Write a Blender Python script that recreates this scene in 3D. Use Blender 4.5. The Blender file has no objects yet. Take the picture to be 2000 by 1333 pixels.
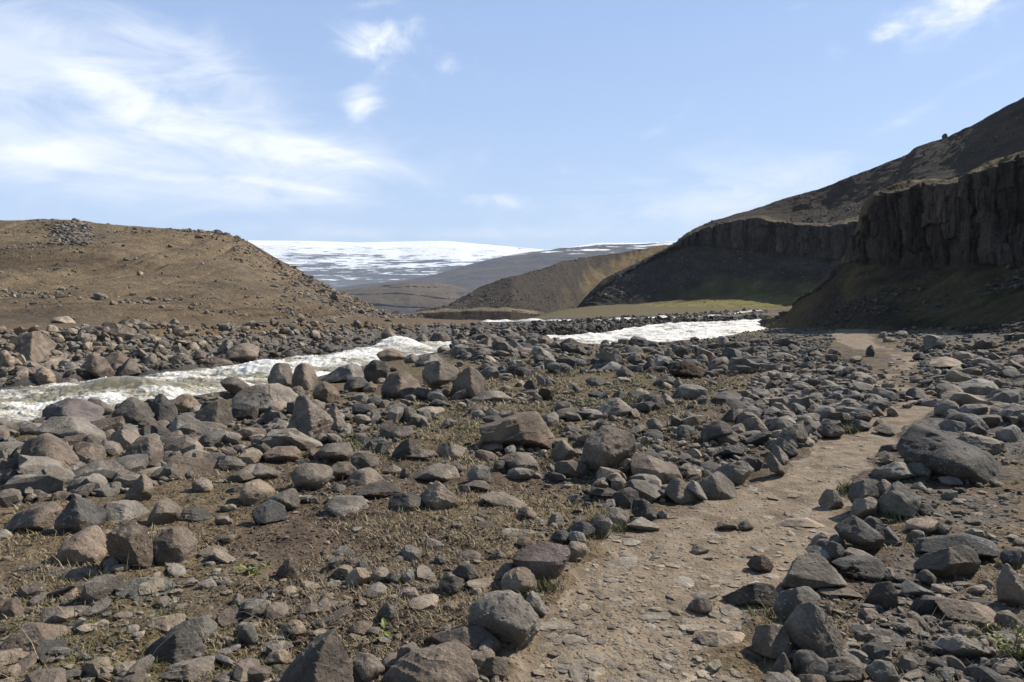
# Rocky river valley with a trodden path, a rushing river, brown hills, a shaded cliff and a snowy plateau.
import bpy, bmesh, math
import numpy as np
rng = np.random.default_rng(11)
S = bpy.context.scene
COL = S.collection
R = math.radians

# ------------------------------------------------------------------ camera model (used to place things at real distances)
F = 1333.0                      # focal length in photo pixels (24 mm on a 36 mm sensor)
CAM_H = 1.7
PITCH = math.atan((666.5 - 590.0) / F)
cp, sp = math.cos(PITCH), math.sin(PITCH)

def ray(px, py):
    """slopes (x/y, z/y) of the view ray through a photo pixel"""
    px = np.asarray(px, float); py = np.asarray(py, float)
    xc = (px - 1000.0) / F; yc = -(py - 666.5) / F
    dy = cp + yc * sp; dz = -sp + yc * cp
    return xc / dy, dz / dy

def at(px, py, Y):
    u, s = ray(px, py)
    return np.stack([u * Y, np.asarray(Y, float) + 0 * u, CAM_H + s * Y], -1)

def to_px(x, y, z):
    y = np.maximum(y, 0.2)
    zr = z - CAM_H
    d = y * cp - zr * sp; v = y * sp + zr * cp
    return 1000 + F * x / d, 666.5 - F * v / d

# ------------------------------------------------------------------ noise
_G = np.array([[1,1,0],[-1,1,0],[1,-1,0],[-1,-1,0],[1,0,1],[-1,0,1],[1,0,-1],[-1,0,-1],[0,1,1],[0,-1,1],[0,1,-1],[0,-1,-1],
               [1,1,1],[-1,-1,1],[1,-1,-1],[-1,1,-1]], float)
def _h(ix, iy, iz):
    n = (ix.astype(np.uint32) * np.uint32(374761393) + iy.astype(np.uint32) * np.uint32(668265263) + iz.astype(np.uint32) * np.uint32(2246822519))
    n = (n ^ (n >> np.uint32(13))) * np.uint32(1274126177)
    n = (n ^ (n >> np.uint32(16))) * np.uint32(2654435761)
    return (n >> np.uint32(20)) & np.uint32(15)
def perlin(x, y, z):
    x, y, z = np.broadcast_arrays(np.asarray(x, float), np.asarray(y, float), np.asarray(z, float))
    xi, yi, zi = np.floor(x), np.floor(y), np.floor(z)
    fx, fy, fz = x - xi, y - yi, z - zi
    xi, yi, zi = xi.astype(np.int64), yi.astype(np.int64), zi.astype(np.int64)
    w = lambda t: t * t * t * (t * (t * 6 - 15) + 10)
    wx, wy, wz = w(fx), w(fy), w(fz)
    def c(a, b, d):
        g = _G[_h(xi + a, yi + b, zi + d)]
        return g[..., 0] * (fx - a) + g[..., 1] * (fy - b) + g[..., 2] * (fz - d)
    l = lambda a, b, t: a + (b - a) * t
    return l(l(l(c(0,0,0), c(1,0,0), wx), l(c(0,1,0), c(1,1,0), wx), wy),
             l(l(c(0,0,1), c(1,0,1), wx), l(c(0,1,1), c(1,1,1), wx), wy), wz)
def fbm(x, y, z, o=4, gain=.5, lac=2.03):
    a, s, t = 1.0, 0.0, 0.0
    for i in range(o):
        s = s + a * perlin(x + 17.3 * i, y - 9.1 * i, z + 4.7 * i); t += a
        x, y, z, a = x * lac, y * lac, z * lac, a * gain
    return s / t * 1.5
def ridged(x, y, z, o=4):
    a, s, t = 1.0, 0.0, 0.0
    for i in range(o):
        s = s + a * (1 - 2 * np.abs(perlin(x + 7.3 * i, y + 3.1 * i, z))); t += a
        x, y, z, a = x * 2.1, y * 2.1, z * 2.1, a * .5
    return s / t
def sstep(a, b, x):
    t = np.clip((x - a) / (b - a), 0, 1); return t * t * (3 - 2 * t)

# ------------------------------------------------------------------ mesh helpers
def mesh_from(name, V, Fq, mat=None, smooth=True, attrs=None, cols=None, sharp=None):
    """V (n,3), Fq (m,k) -> object"""
    me = bpy.data.meshes.new(name)
    V = np.ascontiguousarray(V, np.float32); Fq = np.ascontiguousarray(Fq, np.int32)
    k = Fq.shape[1]; m = len(Fq)
    me.vertices.add(len(V)); me.vertices.foreach_set('co', V.ravel())
    me.loops.add(m * k); me.loops.foreach_set('vertex_index', Fq.ravel())
    me.polygons.add(m)
    me.polygons.foreach_set('loop_start', np.arange(0, m * k, k, dtype=np.int32))
    me.polygons.foreach_set('use_smooth', np.full(m, smooth, bool))
    for an, av in (attrs or {}).items():
        a = me.attributes.new(an, 'FLOAT', 'POINT'); a.data.foreach_set('value', np.ascontiguousarray(av, np.float32).ravel())
    for an, av in (cols or {}).items():
        a = me.attributes.new(an, 'FLOAT_COLOR', 'POINT')
        c = np.ones((len(V), 4), np.float32); c[:, :3] = av; a.data.foreach_set('color', c.ravel())
    me.update(calc_edges=True)
    if sharp: me.set_sharp_from_angle(angle=R(sharp))
    if mat: me.materials.append(mat)
    o = bpy.data.objects.new(name, me); COL.objects.link(o)
    return o
def grid_faces(nu, nv, wrap=False):
    i = np.arange(nu * nv).reshape(nu, nv)
    if wrap: i = np.concatenate([i, i[:1]], 0)
    return np.stack([i[:-1, :-1], i[1:, :-1], i[1:, 1:], i[:-1, 1:]], -1).reshape(-1, 4)
def tag(o, label=None, cat=None, group=None, kind=None):
    if label: o['label'] = label
    if cat: o['category'] = cat
    if group: o['group'] = group
    if kind: o['kind'] = kind
    return o

# ------------------------------------------------------------------ ground: height table built from surveyed cross-sections
# each column: photo x of its bearing, then (distance, height) of: near flats, bank edge, waterline, bed, far waterline, bank top, terrace, upper channel, beyond
TAB = [
 (-1133, [(4,0),(6,-.2),(8,-.6),(9.5,-1.1),(11,-1.7),(12,-2.5),(15,-2.5),(16,-1.65),(17.5,-.6),(19,.3),(25,.4),(30,.4),(31,.4),(36,.4),(40,.45),(150,.5),(450,.5)], -5, -5),
 (-600, [(5,0),(7,-.1),(10,-.6),(12,-1.2),(13.3,-1.7),(14.5,-2.5),(17.8,-2.5),(19,-1.65),(20.8,-.6),(22.8,.3),(30,.4),(36,.4),(37,.4),(44,.4),(48,.45),(150,.5),(450,.5)], -5, -5),
 (0, [(6,0),(9,-.1),(12,-.5),(15,-1.05),(18,-1.65),(19.5,-2.6),(24.5,-2.6),(26,-1.65),(28.3,-.6),(31,.3),(40,.4),(46,.4),(47,.4),(54,.4),(60,.45),(150,.4),(450,.4)], -5, -5),
 (300, [(6,0),(10,-.1),(14,-.6),(18.5,-1.1),(21.8,-1.65),(23.3,-2.5),(29,-2.5),(30.7,-1.65),(33.5,-.7),(37,.25),(46,.35),(52,.35),(53,.35),(62,.35),(66,.4),(150,.2),(450,-10)], -5, -5),
 (600, [(7,0),(12,-.1),(17,-.5),(23,-1.0),(28,-1.6),(29.8,-2.5),(38.5,-2.5),(40.2,-1.6),(43.5,-.8),(48,.15),(58,.25),(64,.3),(65,.3),(74,.3),(80,.2),(160,-6),(450,-30)], -5, -5),
 (850, [(8,0),(14,-.15),(22,-.55),(33,-1.0),(43,-1.45),(45,-2.2),(50.5,-2.2),(52.3,-1.42),(56,-.9),(61,-.2),(72,-.2),(80,-.3),(82,-.4),(92,-.5),(98,-.8),(180,-10),(450,-30)], -3, -3),
 (950, [(8,0),(14,-.1),(24,-.42),(41,-.52),(46.5,-1.4),(48,-1.9),(52,-1.9),(53.7,-1.35),(60,-1.1),(72,-.9),(86,-1.0),(94,-1.1),(96.5,-1.7),(104,-1.7),(106.5,-1.1),(180,-8),(450,-25)], -1.2, -1.2),
 (1050, [(8,0),(16,-.15),(28,-.45),(42.5,-.70),(47.3,-1.35),(49,-1.9),(55.5,-1.9),(57.3,-1.28),(63,-1.05),(76,-.95),(90,-.9),(96,-1.0),(99,-1.7),(106,-1.7),(109,-1.0),(160,-1),(450,-5)], -1.12, -1.1),
 (1180, [(8,0),(16,-.12),(28,-.45),(40,-.85),(46.7,-1.3),(48.5,-1.8),(58.5,-1.8),(60.5,-1.22),(68,-.85),(78,-.8),(90,-.85),(96,-.95),(99,-1.6),(107,-1.6),(110,-.85),(150,.4),(450,4)], -1.05, -1.0),
 (1300, [(8,0),(16,-.08),(28,-.35),(40,-.7),(47.5,-1.3),(49.5,-1.8),(80,-1.7),(83,-1.0),(87,-.75),(92,-.65),(98,-.65),(103,-.85),(106,-1.4),(113,-1.4),(116,-.65),(150,.4),(450,6)], -.92, -.88),
 (1420, [(8,0),(16,-.05),(30,-.3),(47,-.7),(55,-1.25),(57.5,-1.7),(87,-1.6),(90,-.95),(94,-.6),(100,-.45),(108,-.4),(113,-.65),(115.5,-1.1),(126,-1.0),(129,-.25),(160,.8),(450,6)], -.7, -.5),
 (1500, [(8,0),(18,-.05),(36,-.3),(60,-.65),(70,-1.15),(72.5,-1.6),(94,-1.5),(97,-.85),(101,-.4),(110,-.1),(130,.2),(139,.15),(142,-.3),(156,-.1),(159,.8),(200,1.5),(450,6)], .05, .25),
 (1560, [(8,0),(18,0),(36,-.25),(64,-.6),(78,-1.05),(80,-1.5),(90,-1.5),(93,-.7),(98,0),(110,.3),(130,.6),(141,.6),(144,.6),(158,1),(162,1.2),(200,2),(450,6)], -1, -1),
 (1640, [(8,.02),(18,.05),(30,.05),(40,0),(60,-.1),(62,-.1),(80,-.1),(90,.1),(98,.3),(110,.5),(130,.8),(141,1),(144,1),(158,1.2),(162,1.3),(200,2),(450,6)], -5, -5),
 (1800, [(8,.03),(14,.1),(22,.13),(32,.15),(45,.3),(47,.3),(60,.4),(70,.5),(90,.7),(110,.9),(130,1),(141,1.2),(144,1.2),(158,1.4),(162,1.5),(200,2),(450,6)], -5, -5),
 (2000, [(5,.02),(10,.1),(16,.22),(24,.35),(40,.7),(42,.75),(60,.9),(70,1),(90,1.2),(110,1.4),(130,1.6),(141,1.7),(144,1.7),(158,1.8),(162,1.9),(200,2.2),(450,6)], -5, -5),
 (2600, [(4,.1),(8,.3),(12,.6),(20,1.2),(40,2.4),(42,2.4),(60,2.6),(70,2.7),(90,2.8),(110,2.9),(130,3),(141,3),(144,3),(158,3),(162,3),(200,3),(450,6)], -5, -5),
 (3133, [(4,.1),(8,.3),(12,.6),(20,1.2),(40,2.4),(42,2.4),(60,2.6),(70,2.7),(90,2.8),(110,2.9),(130,3),(141,3),(144,3),(158,3),(162,3),(200,3),(450,6)], -5, -5)]
for c in TAB:                       # undercut far bank: gentle apron of boulders, then a steep earth face up to the turf lip
    if c[0] <= 850:
        a, b = c[1][7], c[1][9]; c[1][8] = (a[0] + .80 * (b[0] - a[0]), a[1] + .42 * (b[1] - a[1]))
_cu = np.array([(c[0] - 1000) / F for c in TAB])
_cY = np.array([[k[0] for k in c[1]] for c in TAB], float)
_cZ = np.array([[k[1] for k in c[1]] for c in TAB], float)
_cW = np.array([[c[2], c[3]] for c in TAB], float)
NU = 900
_U = np.linspace(-1.6, 1.6, NU)
def _smooth(a, n):
    k = np.hanning(n + 2)[1:-1]; k /= k.sum()
    p = np.pad(a, ((n // 2, n // 2), (0, 0)), mode='edge')
    return np.stack([np.convolve(p[:, j], k, 'valid') for j in range(a.shape[1])], 1)
KY = _smooth(np.stack([np.interp(_U, _cu, _cY[:, j]) for j in range(17)], 1), 31)
KZ = _smooth(np.stack([np.interp(_U, _cu, _cZ[:, j]) for j in range(17)], 1), 31)
KW = np.stack([np.interp(_U, _cu, _cW[:, j]) for j in range(2)], 1)
LY0, LY1, NL = math.log(0.5), math.log(700), 1400
_YL = np.exp(np.linspace(LY0, LY1, NL))
ZT = np.stack([np.interp(_YL, np.concatenate([[0], KY[i]]), np.concatenate([[0], KZ[i]])) for i in range(NU)])
ZT = _smooth(ZT.T, 9).T

def polar(x, y):
    az = np.arctan2(x, y)
    azc = np.clip(az, -1.0121, 1.0121)
    r = np.hypot(x, y)
    return np.tan(azc), r * np.cos(azc)
def _bil(T, u, Y):
    fu = np.clip((u + 1.6) / 3.2 * (NU - 1), 0, NU - 1.001)
    fl = np.clip((np.log(np.maximum(Y, .5)) - LY0) / (LY1 - LY0) * (NL - 1), 0, NL - 1.001)
    i, j = fu.astype(int), fl.astype(int); a, b = fu - i, fl - j
    return (T[i, j] * (1 - b) + T[i, j + 1] * b) * (1 - a) + (T[i + 1, j] * (1 - b) + T[i + 1, j + 1] * b) * a
def knot(j, u, K=None):
    K = KY if K is None else K
    return np.interp(u, _U, K[:, j])
# trodden path: left and right edge in the photo, row by row
PATH = [(1500,960,1440),(1333,1015,1460),(1230,1062,1480),(1150,1105,1530),(1080,1130,1565),(1020,1195,1610),(980,1290,1640),(940,1400,1668),(900,1535,1700),
        (860,1590,1745),(820,1660,1800),(800,1735,1855),(775,1742,1850),(755,1700,1790),(738,1690,1742),(722,1728,1778),(708,1750,1797),(695,1735,1790),(680,1670,1730),(665,1640,1705),(650,1622,1700),(640,1625,1695),(632,1640,1660)]
_pp = np.array(PATH[::-1], float)
def path_mask(x, y, fade=True):
    px, py = to_px(x, y, 0.05 + 0 * x)
    L = np.interp(py, _pp[:, 0], _pp[:, 1]); Rr = np.interp(py, _pp[:, 0], _pp[:, 2])
    c, h = (L + Rr) / 2, (Rr - L) / 2
    n = perlin(x * 1.7, y * 1.7, 3.3) * .42 + perlin(x * 5, y * 5, 9.3) * .26
    m = 1 - sstep(.82, 1.12, np.abs(px - c) / h + n)
    if fade: m = m * (1 - (1 - sstep(.1, .5, perlin(x * .9, y * .9, 5.5) + .25)) * sstep(8.5, 11.5, y) * (1 - sstep(24, 28, y)) * .6)
    return m * (py > 632) * (y > 0.5)
def ground_z(x, y, detail=True):
    u, Y = polar(x, y)
    z = _bil(ZT, u, Y)
    if detail:
        r = np.hypot(x, y)
        wl, tw = knot(4, u), knot(9, u)
        far = sstep(40, 140, r)
        n = fbm(x * .22, y * .22, 1.5, 3) * .10 + fbm(x * .9, y * .9, 4.5, 3) * .05 * (1 - .6 * far)
        fine = fbm(x * 4.2, y * 4.2, 7.5, 4) * .028 * (1 - far)
        pm = path_mask(x, y)
        z = z + (n + fine) * sstep(1.0, 4.0, r) * (1 - .72 * pm) - .03 * pm
        bank = sstep(-.5, .5, Y - knot(7, u)) * (1 - sstep(-.2, 1.5, Y - tw))
        z = z + bank * (u < .05) * (fbm(x * .5, y * .5, 11.5, 3) * .35 + ridged(x * 1.6, y * 1.6, 2.5, 3) * .10)
    return z
_SY = np.exp(np.linspace(math.log(1.6), math.log(260), 700))
def ground_hit(px, py):
    """first point of the ground along the rays through the given pixels"""
    px = np.atleast_1d(np.asarray(px, float)); py = np.atleast_1d(np.asarray(py, float))
    out = np.zeros((len(px), 3))
    for a in range(0, len(px), 3000):
        u, s = ray(px[a:a+3000], py[a:a+3000])
        Y = np.broadcast_to(_SY, (len(u), len(_SY)))
        zr = CAM_H + s[:, None] * Y
        zg = _bil(ZT, np.broadcast_to(np.clip(u, -1.6, 1.6)[:, None], Y.shape), Y)
        below = zr <= zg
        k = np.where(below.any(1), below.argmax(1), len(_SY) - 1); k0 = np.maximum(k - 1, 0)
        i = np.arange(len(u))
        d0 = zr[i, k0] - zg[i, k0]; d1 = zr[i, k] - zg[i, k]
        t = np.clip(d0 / np.maximum(d0 - d1, 1e-6), 0, 1)
        y = Y[i, k0] + (Y[i, k] - Y[i, k0]) * t
        out[a:a+3000, 0] = u * y; out[a:a+3000, 1] = y
    out[:, 2] = ground_z(out[:, 0], out[:, 1])
    return out

# ------------------------------------------------------------------ materials
class NT:
    def __init__(s, tree): s.t = tree; s.n = tree.nodes; s.l = tree.links
    def node(s, typ, **kw):
        nd = s.n.new(typ)
        for k, v in kw.items():
            if k.startswith('_'): setattr(nd, k[1:], v)
        return nd
    def put(s, sock, v):
        if hasattr(v, 'is_output') or isinstance(v, bpy.types.NodeSocket): s.l.new(v, sock)
        else: sock.default_value = v
    def math(s, op, a, b=0.0, c=None, clamp=False):
        nd = s.n.new('ShaderNodeMath'); nd.operation = op; nd.use_clamp = clamp
        s.put(nd.inputs[0], a); s.put(nd.inputs[1], b)
        if c is not None: s.put(nd.inputs[2], c)
        return nd.outputs[0]
    def mix(s, f, a, b, mode='MIX'):
        nd = s.n.new('ShaderNodeMix'); nd.data_type = 'RGBA'; nd.blend_type = mode
        s.put(nd.inputs[0], f); s.put(nd.inputs[6], a if not isinstance(a, tuple) else (*a, 1)); s.put(nd.inputs[7], b if not isinstance(b, tuple) else (*b, 1))
        return nd.outputs[2]
    def noise(s, vec, scale, detail=4, rough=.55, dist=0.0):
        nd = s.n.new('ShaderNodeTexNoise'); nd.inputs['Scale'].default_value = scale; nd.inputs['Detail'].default_value = detail
        nd.inputs['Roughness'].default_value = rough; nd.inputs['Distortion'].default_value = dist
        if vec is not None: s.l.new(vec, nd.inputs['Vector'])
        return nd.outputs['Fac']
    def voro(s, vec, scale, feature='F1'):
        nd = s.n.new('ShaderNodeTexVoronoi'); nd.feature = feature; nd.inputs['Scale'].default_value = scale
        s.l.new(vec, nd.inputs['Vector']); return nd.outputs['Distance']
    def ramp(s, f, a, b, lo=0.0, hi=1.0):
        nd = s.n.new('ShaderNodeMapRange'); nd.interpolation_type = 'SMOOTHSTEP'
        s.put(nd.inputs[0], f); nd.inputs[1].default_value = a; nd.inputs[2].default_value = b
        nd.inputs[3].default_value = lo; nd.inputs[4].default_value = hi
        return nd.outputs[0]
    def attr(s, name, out='Fac'):
        nd = s.n.new('ShaderNodeAttribute'); nd.attribute_name = name; return nd.outputs[out]
    def coord(s, which='Object'): return s.n.new('ShaderNodeTexCoord').outputs[which]
    def pos(s): return s.n.new('ShaderNodeNewGeometry').outputs['Position']
    def vmul(s, v, k):
        nd = s.n.new('ShaderNodeVectorMath'); nd.operation = 'MULTIPLY'; s.l.new(v, nd.inputs[0]); s.put(nd.inputs[1], k); return nd.outputs[0]
    def vadd(s, v, k):
        nd = s.n.new('ShaderNodeVectorMath'); nd.operation = 'ADD'; s.l.new(v, nd.inputs[0]); s.put(nd.inputs[1], k); return nd.outputs[0]
    def bump(s, h, strength, dist, normal=None):
        nd = s.n.new('ShaderNodeBump'); nd.inputs['Strength'].default_value = strength; nd.inputs['Distance'].default_value = dist
        s.l.new(h, nd.inputs['Height'])
        if normal is not None: s.l.new(normal, nd.inputs['Normal'])
        return nd.outputs[0]
def new_mat(name):
    m = bpy.data.materials.new(name); m.use_nodes = True
    nt = NT(m.node_tree); b = m.node_tree.nodes['Principled BSDF']
    b.inputs['Roughness'].default_value = .9
    b.inputs['Specular IOR Level'].default_value = .25
    return m, nt, b

def rock_mat(name, base=None, var=.5):
    """basalt: mottled tone, pale lichen specks, brown staining, pits; tone from the material or, on merged stones, from their own colour"""
    m, n, b = new_mat(name)
    oi = n.n.new('ShaderNodeObjectInfo')
    v = n.coord('Object')
    off = n.vmul(n.n.new('ShaderNodeCombineXYZ').outputs[0], (0, 0, 0))
    cx = n.n.new('ShaderNodeCombineXYZ')
    for i, k in enumerate((37.0, 91.0, 53.0)): n.put(cx.inputs[i], n.math('MULTIPLY', oi.outputs['Random'], k))
    v = n.vadd(v, cx.outputs[0])
    if base is None: col = n.attr('tone', 'Color')
    else:
        k = n.math('MULTIPLY_ADD', oi.outputs['Random'], var, 1 - var / 2)
        col = n.mix(1.0, base, k, 'MULTIPLY')
        hue = n.math('FRACT', n.math('MULTIPLY', oi.outputs['Random'], 17.31))
        col = n.mix(1.0, col, n.mix(hue, (1.07, .99, .92), (.94, 1.0, 1.05)), 'MULTIPLY')
    mott = n.noise(v, 3.2, 6, .62, .3)
    col = n.mix(n.ramp(mott, .34, .68), n.mix(1.0, col, (.58, .56, .55), 'MULTIPLY'), n.mix(1.0, col, (1.30, 1.28, 1.24), 'MULTIPLY'))
    stain = n.ramp(n.noise(v, 1.7, 4, .6, .8), .52, .70)
    col = n.mix(n.math('MULTIPLY', stain, .36), col, (.20, .148, .104))
    grain = n.noise(v, 60, 3, .7)
    col = n.mix(n.ramp(grain, .3, .7), n.mix(1.0, col, (.8, .8, .8), 'MULTIPLY'), n.mix(1.0, col, (1.15, 1.15, 1.15), 'MULTIPLY'))
    spots = n.math('MULTIPLY', n.ramp(n.voro(v, 34), .27, .12), n.ramp(n.noise(v, 2.6, 3), .5, .66))
    col = n.mix(n.math('MULTIPLY', spots, .62), col, (.42, .41, .37))
    lich = n.math('MULTIPLY', n.ramp(n.noise(v, 9, 5, .7), .56, .7), n.ramp(n.noise(v, 1.3, 2), .5, .7))
    col = n.mix(n.math('MULTIPLY', lich, .4), col, (.35, .34, .29))
    n.l.new(col, b.inputs['Base Color'])
    b.inputs['Roughness'].default_value = .82
    h1 = n.noise(v, 17, 8, .68, .2); h2 = n.noise(v, 38, 5, .7); pit = n.ramp(n.voro(v, 24), .0, .3)
    nm = n.bump(h1, 1.0, .025); nm = n.bump(h2, .75, .012, nm); nm = n.bump(pit, .4, .008, nm)
    n.l.new(nm, b.inputs['Normal'])
    return m
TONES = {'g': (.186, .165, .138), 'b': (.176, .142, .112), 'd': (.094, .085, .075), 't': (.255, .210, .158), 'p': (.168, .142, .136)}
TONE_WORD = {'g': 'grey', 'b': 'brown', 'd': 'dark grey', 't': 'tan', 'p': 'purplish'}
ROCKM = {k: rock_mat('rock_' + TONE_WORD[k].replace(' ', '_'), c) for k, c in TONES.items()}
ROCKM_MIX = rock_mat('rock_mixed')
# ------------------------------------------------------------------ ground sheet
def build_ground():
    az = np.concatenate([np.linspace(-.80, .80, 1000), np.linspace(.82, 2 * math.pi - .82, 160)])
    r = np.exp(np.linspace(math.log(.8), math.log(620), 720))
    A, Rr = np.meshgrid(az, r, indexing='ij')
    x, y = np.sin(A) * Rr, np.cos(A) * Rr
    z = ground_z(x, y)
    V = np.stack([x, y, z], -1).reshape(-1, 3)
    Fq = grid_faces(len(az), len(r), True)
    # close the middle
    c = len(V); V = np.vstack([V, [0, 0, ground_z(np.array([0.]), np.array([.01]))[0]]])
    ring = np.arange(len(az)) * len(r)
    cap = np.stack([ring, np.roll(ring, -1), np.full(len(az), c), np.full(len(az), c)], 1)
    x, y, z = V[:, 0], V[:, 1], V[:, 2]
    u, Y = polar(x, y)
    pm = path_mask(x, y)
    px, py = to_px(x, y, z)
    # vegetation: broad patches by noise, stronger in the middle field and foreground left
    gn = fbm(x * .35, y * .35, 21.5, 4) * .5 + .5
    wl = np.where(u > .44, 300., knot(4, u))
    near = 1 - sstep(wl - 5, wl - 1, Y)
    grass = sstep(.40, .66, gn + .10 * (u < .35)) * near * (1 - pm)
    grass *= np.where(u > .45, .55, 1.0)
    right_shelf = sstep(0, .5, Y - knot(8, u)) * (u < -.05)
    turf = sstep(-.6, .5, Y - knot(9, u)) * (u < .0)
    lip = sstep(-1.2, -.2, Y - knot(9, u)) * (1 - sstep(1.5, 3.5, Y - knot(9, u))) * (u < .0)
    grass = np.maximum(grass, np.maximum(turf * .5, lip * .95))
    foot = sstep(16, 24, Y) * (u > .5); grass = np.maximum(grass, foot * sstep(.3, .6, gn) * (1 - pm))
    mead = sstep(knot(14, u), knot(14, u) + 4, Y) * (u > .0) * (u < .45)
    green = np.clip(fbm(x * .8, y * .8, 31.5, 3) * .9 + .25, 0, 1) * near * .7 * np.where(py > 940, .35, 1.0)
    green = np.maximum(green, mead * .9); grass = np.maximum(grass, mead)
    dirt_px = np.exp(-(((px - 700) / 330) ** 2 + ((py - 1110) / 130) ** 2)) + .8 * np.exp(-(((px - 1080) / 110) ** 2 + ((py - 930) / 40) ** 2))
    grass *= 1 - .8 * np.clip(dirt_px * 1.2, 0, 1)
    gravel = sstep(.2, .5, u) * sstep(24, 32, Y) * (1 - pm) * near
    gravel = np.maximum(gravel, ((u < .44) & (Y > wl - 4) & (Y < knot(9, u) - .6)).astype(float) * .8 * (1 - mead))
    gravel = np.maximum(gravel, .55 * sstep(.42, .6, u) * (1 - pm))
    wzn = water_z(u, Y)
    wet = 1 - sstep(.05, .45, z - wzn)
    wet = wet * (Y > wl - 2.5) * (Y < knot(14, u) + 3) * (u < .44)
    m = ground_mat()
    o = mesh_from('ground', V, np.vstack([Fq, cap[:0]]), m, True,
                  {'path': pm, 'grass': grass, 'green': green, 'gravel': gravel, 'wet': wet})
    tag(o, kind='structure')
    return o

def water_z(u, Y):
    a, b, c, d = (knot(j, u) for j in (4, 7, 11, 14))
    za, zb = knot(4, u, KZ) + .03, knot(7, u, KZ) + .08
    br = fbm(u * 26, 0 * u, 3.3, 3) * .42 - .06
    zc = np.interp(u, _U, KW[:, 0]) + br; zd = np.interp(u, _U, KW[:, 1]) + br
    t1 = np.clip((Y - a) / (b - a), 0, 1); t2 = np.clip((Y - b) / (c - b), 0, 1); t3 = np.clip((Y - c) / (d - c), 0, 1)
    w = np.where(Y < b, za + (zb - za) * t1, np.where(Y < c, zb + (zc - zb) * t2, zc + (zd - zc) * t3))
    return np.where(u > .44, -9.0, w)

def ground_mat():
    m, n, b = new_mat('earth')
    p = n.pos()
    big = n.noise(p, .9, 5, .6); mid = n.noise(p, 6, 6, .65); fine = n.noise(p, 45, 4, .7)
    soil = n.mix(n.ramp(mid, .32, .7), (.060, .042, .028), (.135, .098, .066))
    soil = n.mix(n.ramp(big, .45, .7), soil, (.150, .115, .078))
    path = n.mix(n.ramp(mid, .3, .7), (.170, .128, .086), (.258, .200, .138))
    path = n.mix(n.math('MULTIPLY', n.ramp(n.noise(p, 2.3, 5, .65), .46, .66), .75), path, (.100, .074, .049))
    path = n.mix(n.math('MULTIPLY', n.ramp(n.noise(p, 3.7, 5, .65, .5), .54, .64), .6), path, (.285, .240, .180))
    path = n.mix(n.ramp(fine, .6, .75), path, (.27, .235, .185))
    grav = n.mix(n.ramp(n.noise(p, 22, 3, .7), .35, .65), (.070, .062, .054), (.165, .150, .132))
    straw = n.mix(n.ramp(n.noise(p, 14, 4, .7), .35, .65), (.080, .056, .034), (.190, .142, .082))
    grn = n.mix(n.ramp(n.noise(p, 9, 4, .7), .3, .7), (.055, .056, .022), (.130, .120, .048))
    veg = n.mix(n.math('MULTIPLY', n.attr('green'), n.ramp(mid, .35, .6)), straw, grn)
    moss = n.math('MULTIPLY', n.ramp(n.noise(p, 1.6, 4, .6), .62, .72), n.attr('grass'))
    veg = n.mix(n.math('MULTIPLY', moss, .5), veg, (.16, .095, .025))
    brk = n.ramp(n.math('ADD', n.attr('grass'), n.math('MULTIPLY_ADD', mid, .9, -.45)), .3, .62)
    gk = n.ramp(n.math('ADD', n.attr('gravel'), n.math('MULTIPLY_ADD', mid, .8, -.4)), .3, .7)
    pk = n.ramp(n.math('ADD', n.attr('path'), n.math('MULTIPLY_ADD', fine, .5, -.25)), .3, .7)
    col = n.mix(gk, soil, grav); col = n.mix(brk, col, veg); col = n.mix(pk, col, path)
    # scattered small gravel grains
    gr = n.ramp(n.voro(p, 38), .26, .16); pick = n.ramp(n.noise(p, 11, 2), .5, .6)
    col = n.mix(n.math('MULTIPLY', n.math('MULTIPLY', gr, pick), .6), col, (.21, .19, .16))
    col = n.mix(n.math('MULTIPLY', n.attr('wet'), .8), col, n.mix(1.0, col, (.32, .30, .29), 'MULTIPLY'))
    n.l.new(col, b.inputs['Base Color'])
    n.put(b.inputs['Roughness'], n.math('MULTIPLY_ADD', n.attr('wet'), -.55, .95))
    b.inputs['Specular IOR Level'].default_value = .15
    rough = n.math('MULTIPLY_ADD', n.attr('path'), -.6, 1.0)
    h = n.math('MULTIPLY', n.math('ADD', n.math('MULTIPLY', mid, 1.0), n.math('MULTIPLY', n.ramp(n.voro(p, 26), .0, .4), -.35)), rough)
    nm = n.bump(h, 1.0, .07); nm = n.bump(fine, .8, .012, nm)
    n.l.new(nm, b.inputs['Normal'])
    return m

# ------------------------------------------------------------------ river
def river_mat():
    m, n, b = new_mat('white_water')
    p = n.pos()
    q = n.vmul(p, (.8, 1.6, 1.6))
    foam = n.attr('foam')
    fn = n.noise(q, 2.6, 8, .68, 1.2); ff = n.noise(q, 13, 8, .74, 1.0)
    f = n.ramp(n.math('ADD', foam, n.math('ADD', n.math('MULTIPLY_ADD', fn, 1.5, -.75), n.math('MULTIPLY_ADD', ff, 1.5, -.75))), .20, 1.0)
    deep = n.mix(n.ramp(fn, .3, .7), (.16, .135, .075), (.34, .29, .18))
    deep = n.mix(n.attr('calm'), deep, (.035, .034, .034))
    col = n.mix(f, deep, n.mix(n.ramp(ff, .3, .6), (.56, .53, .45), (.80, .78, .73)))
    n.l.new(col, b.inputs['Base Color'])
    n.put(b.inputs['Roughness'], n.math('MULTIPLY_ADD', f, .6, .14))
    b.inputs['Specular IOR Level'].default_value = .5
    h = n.math('ADD', n.math('MULTIPLY', fn, .8), n.math('MULTIPLY', ff, .5))
    nm = n.bump(h, .45, .09); nm = n.bump(n.noise(p, 30, 4, .7), .3, .012, nm)
    n.l.new(nm, b.inputs['Normal'])
    return m
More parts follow.
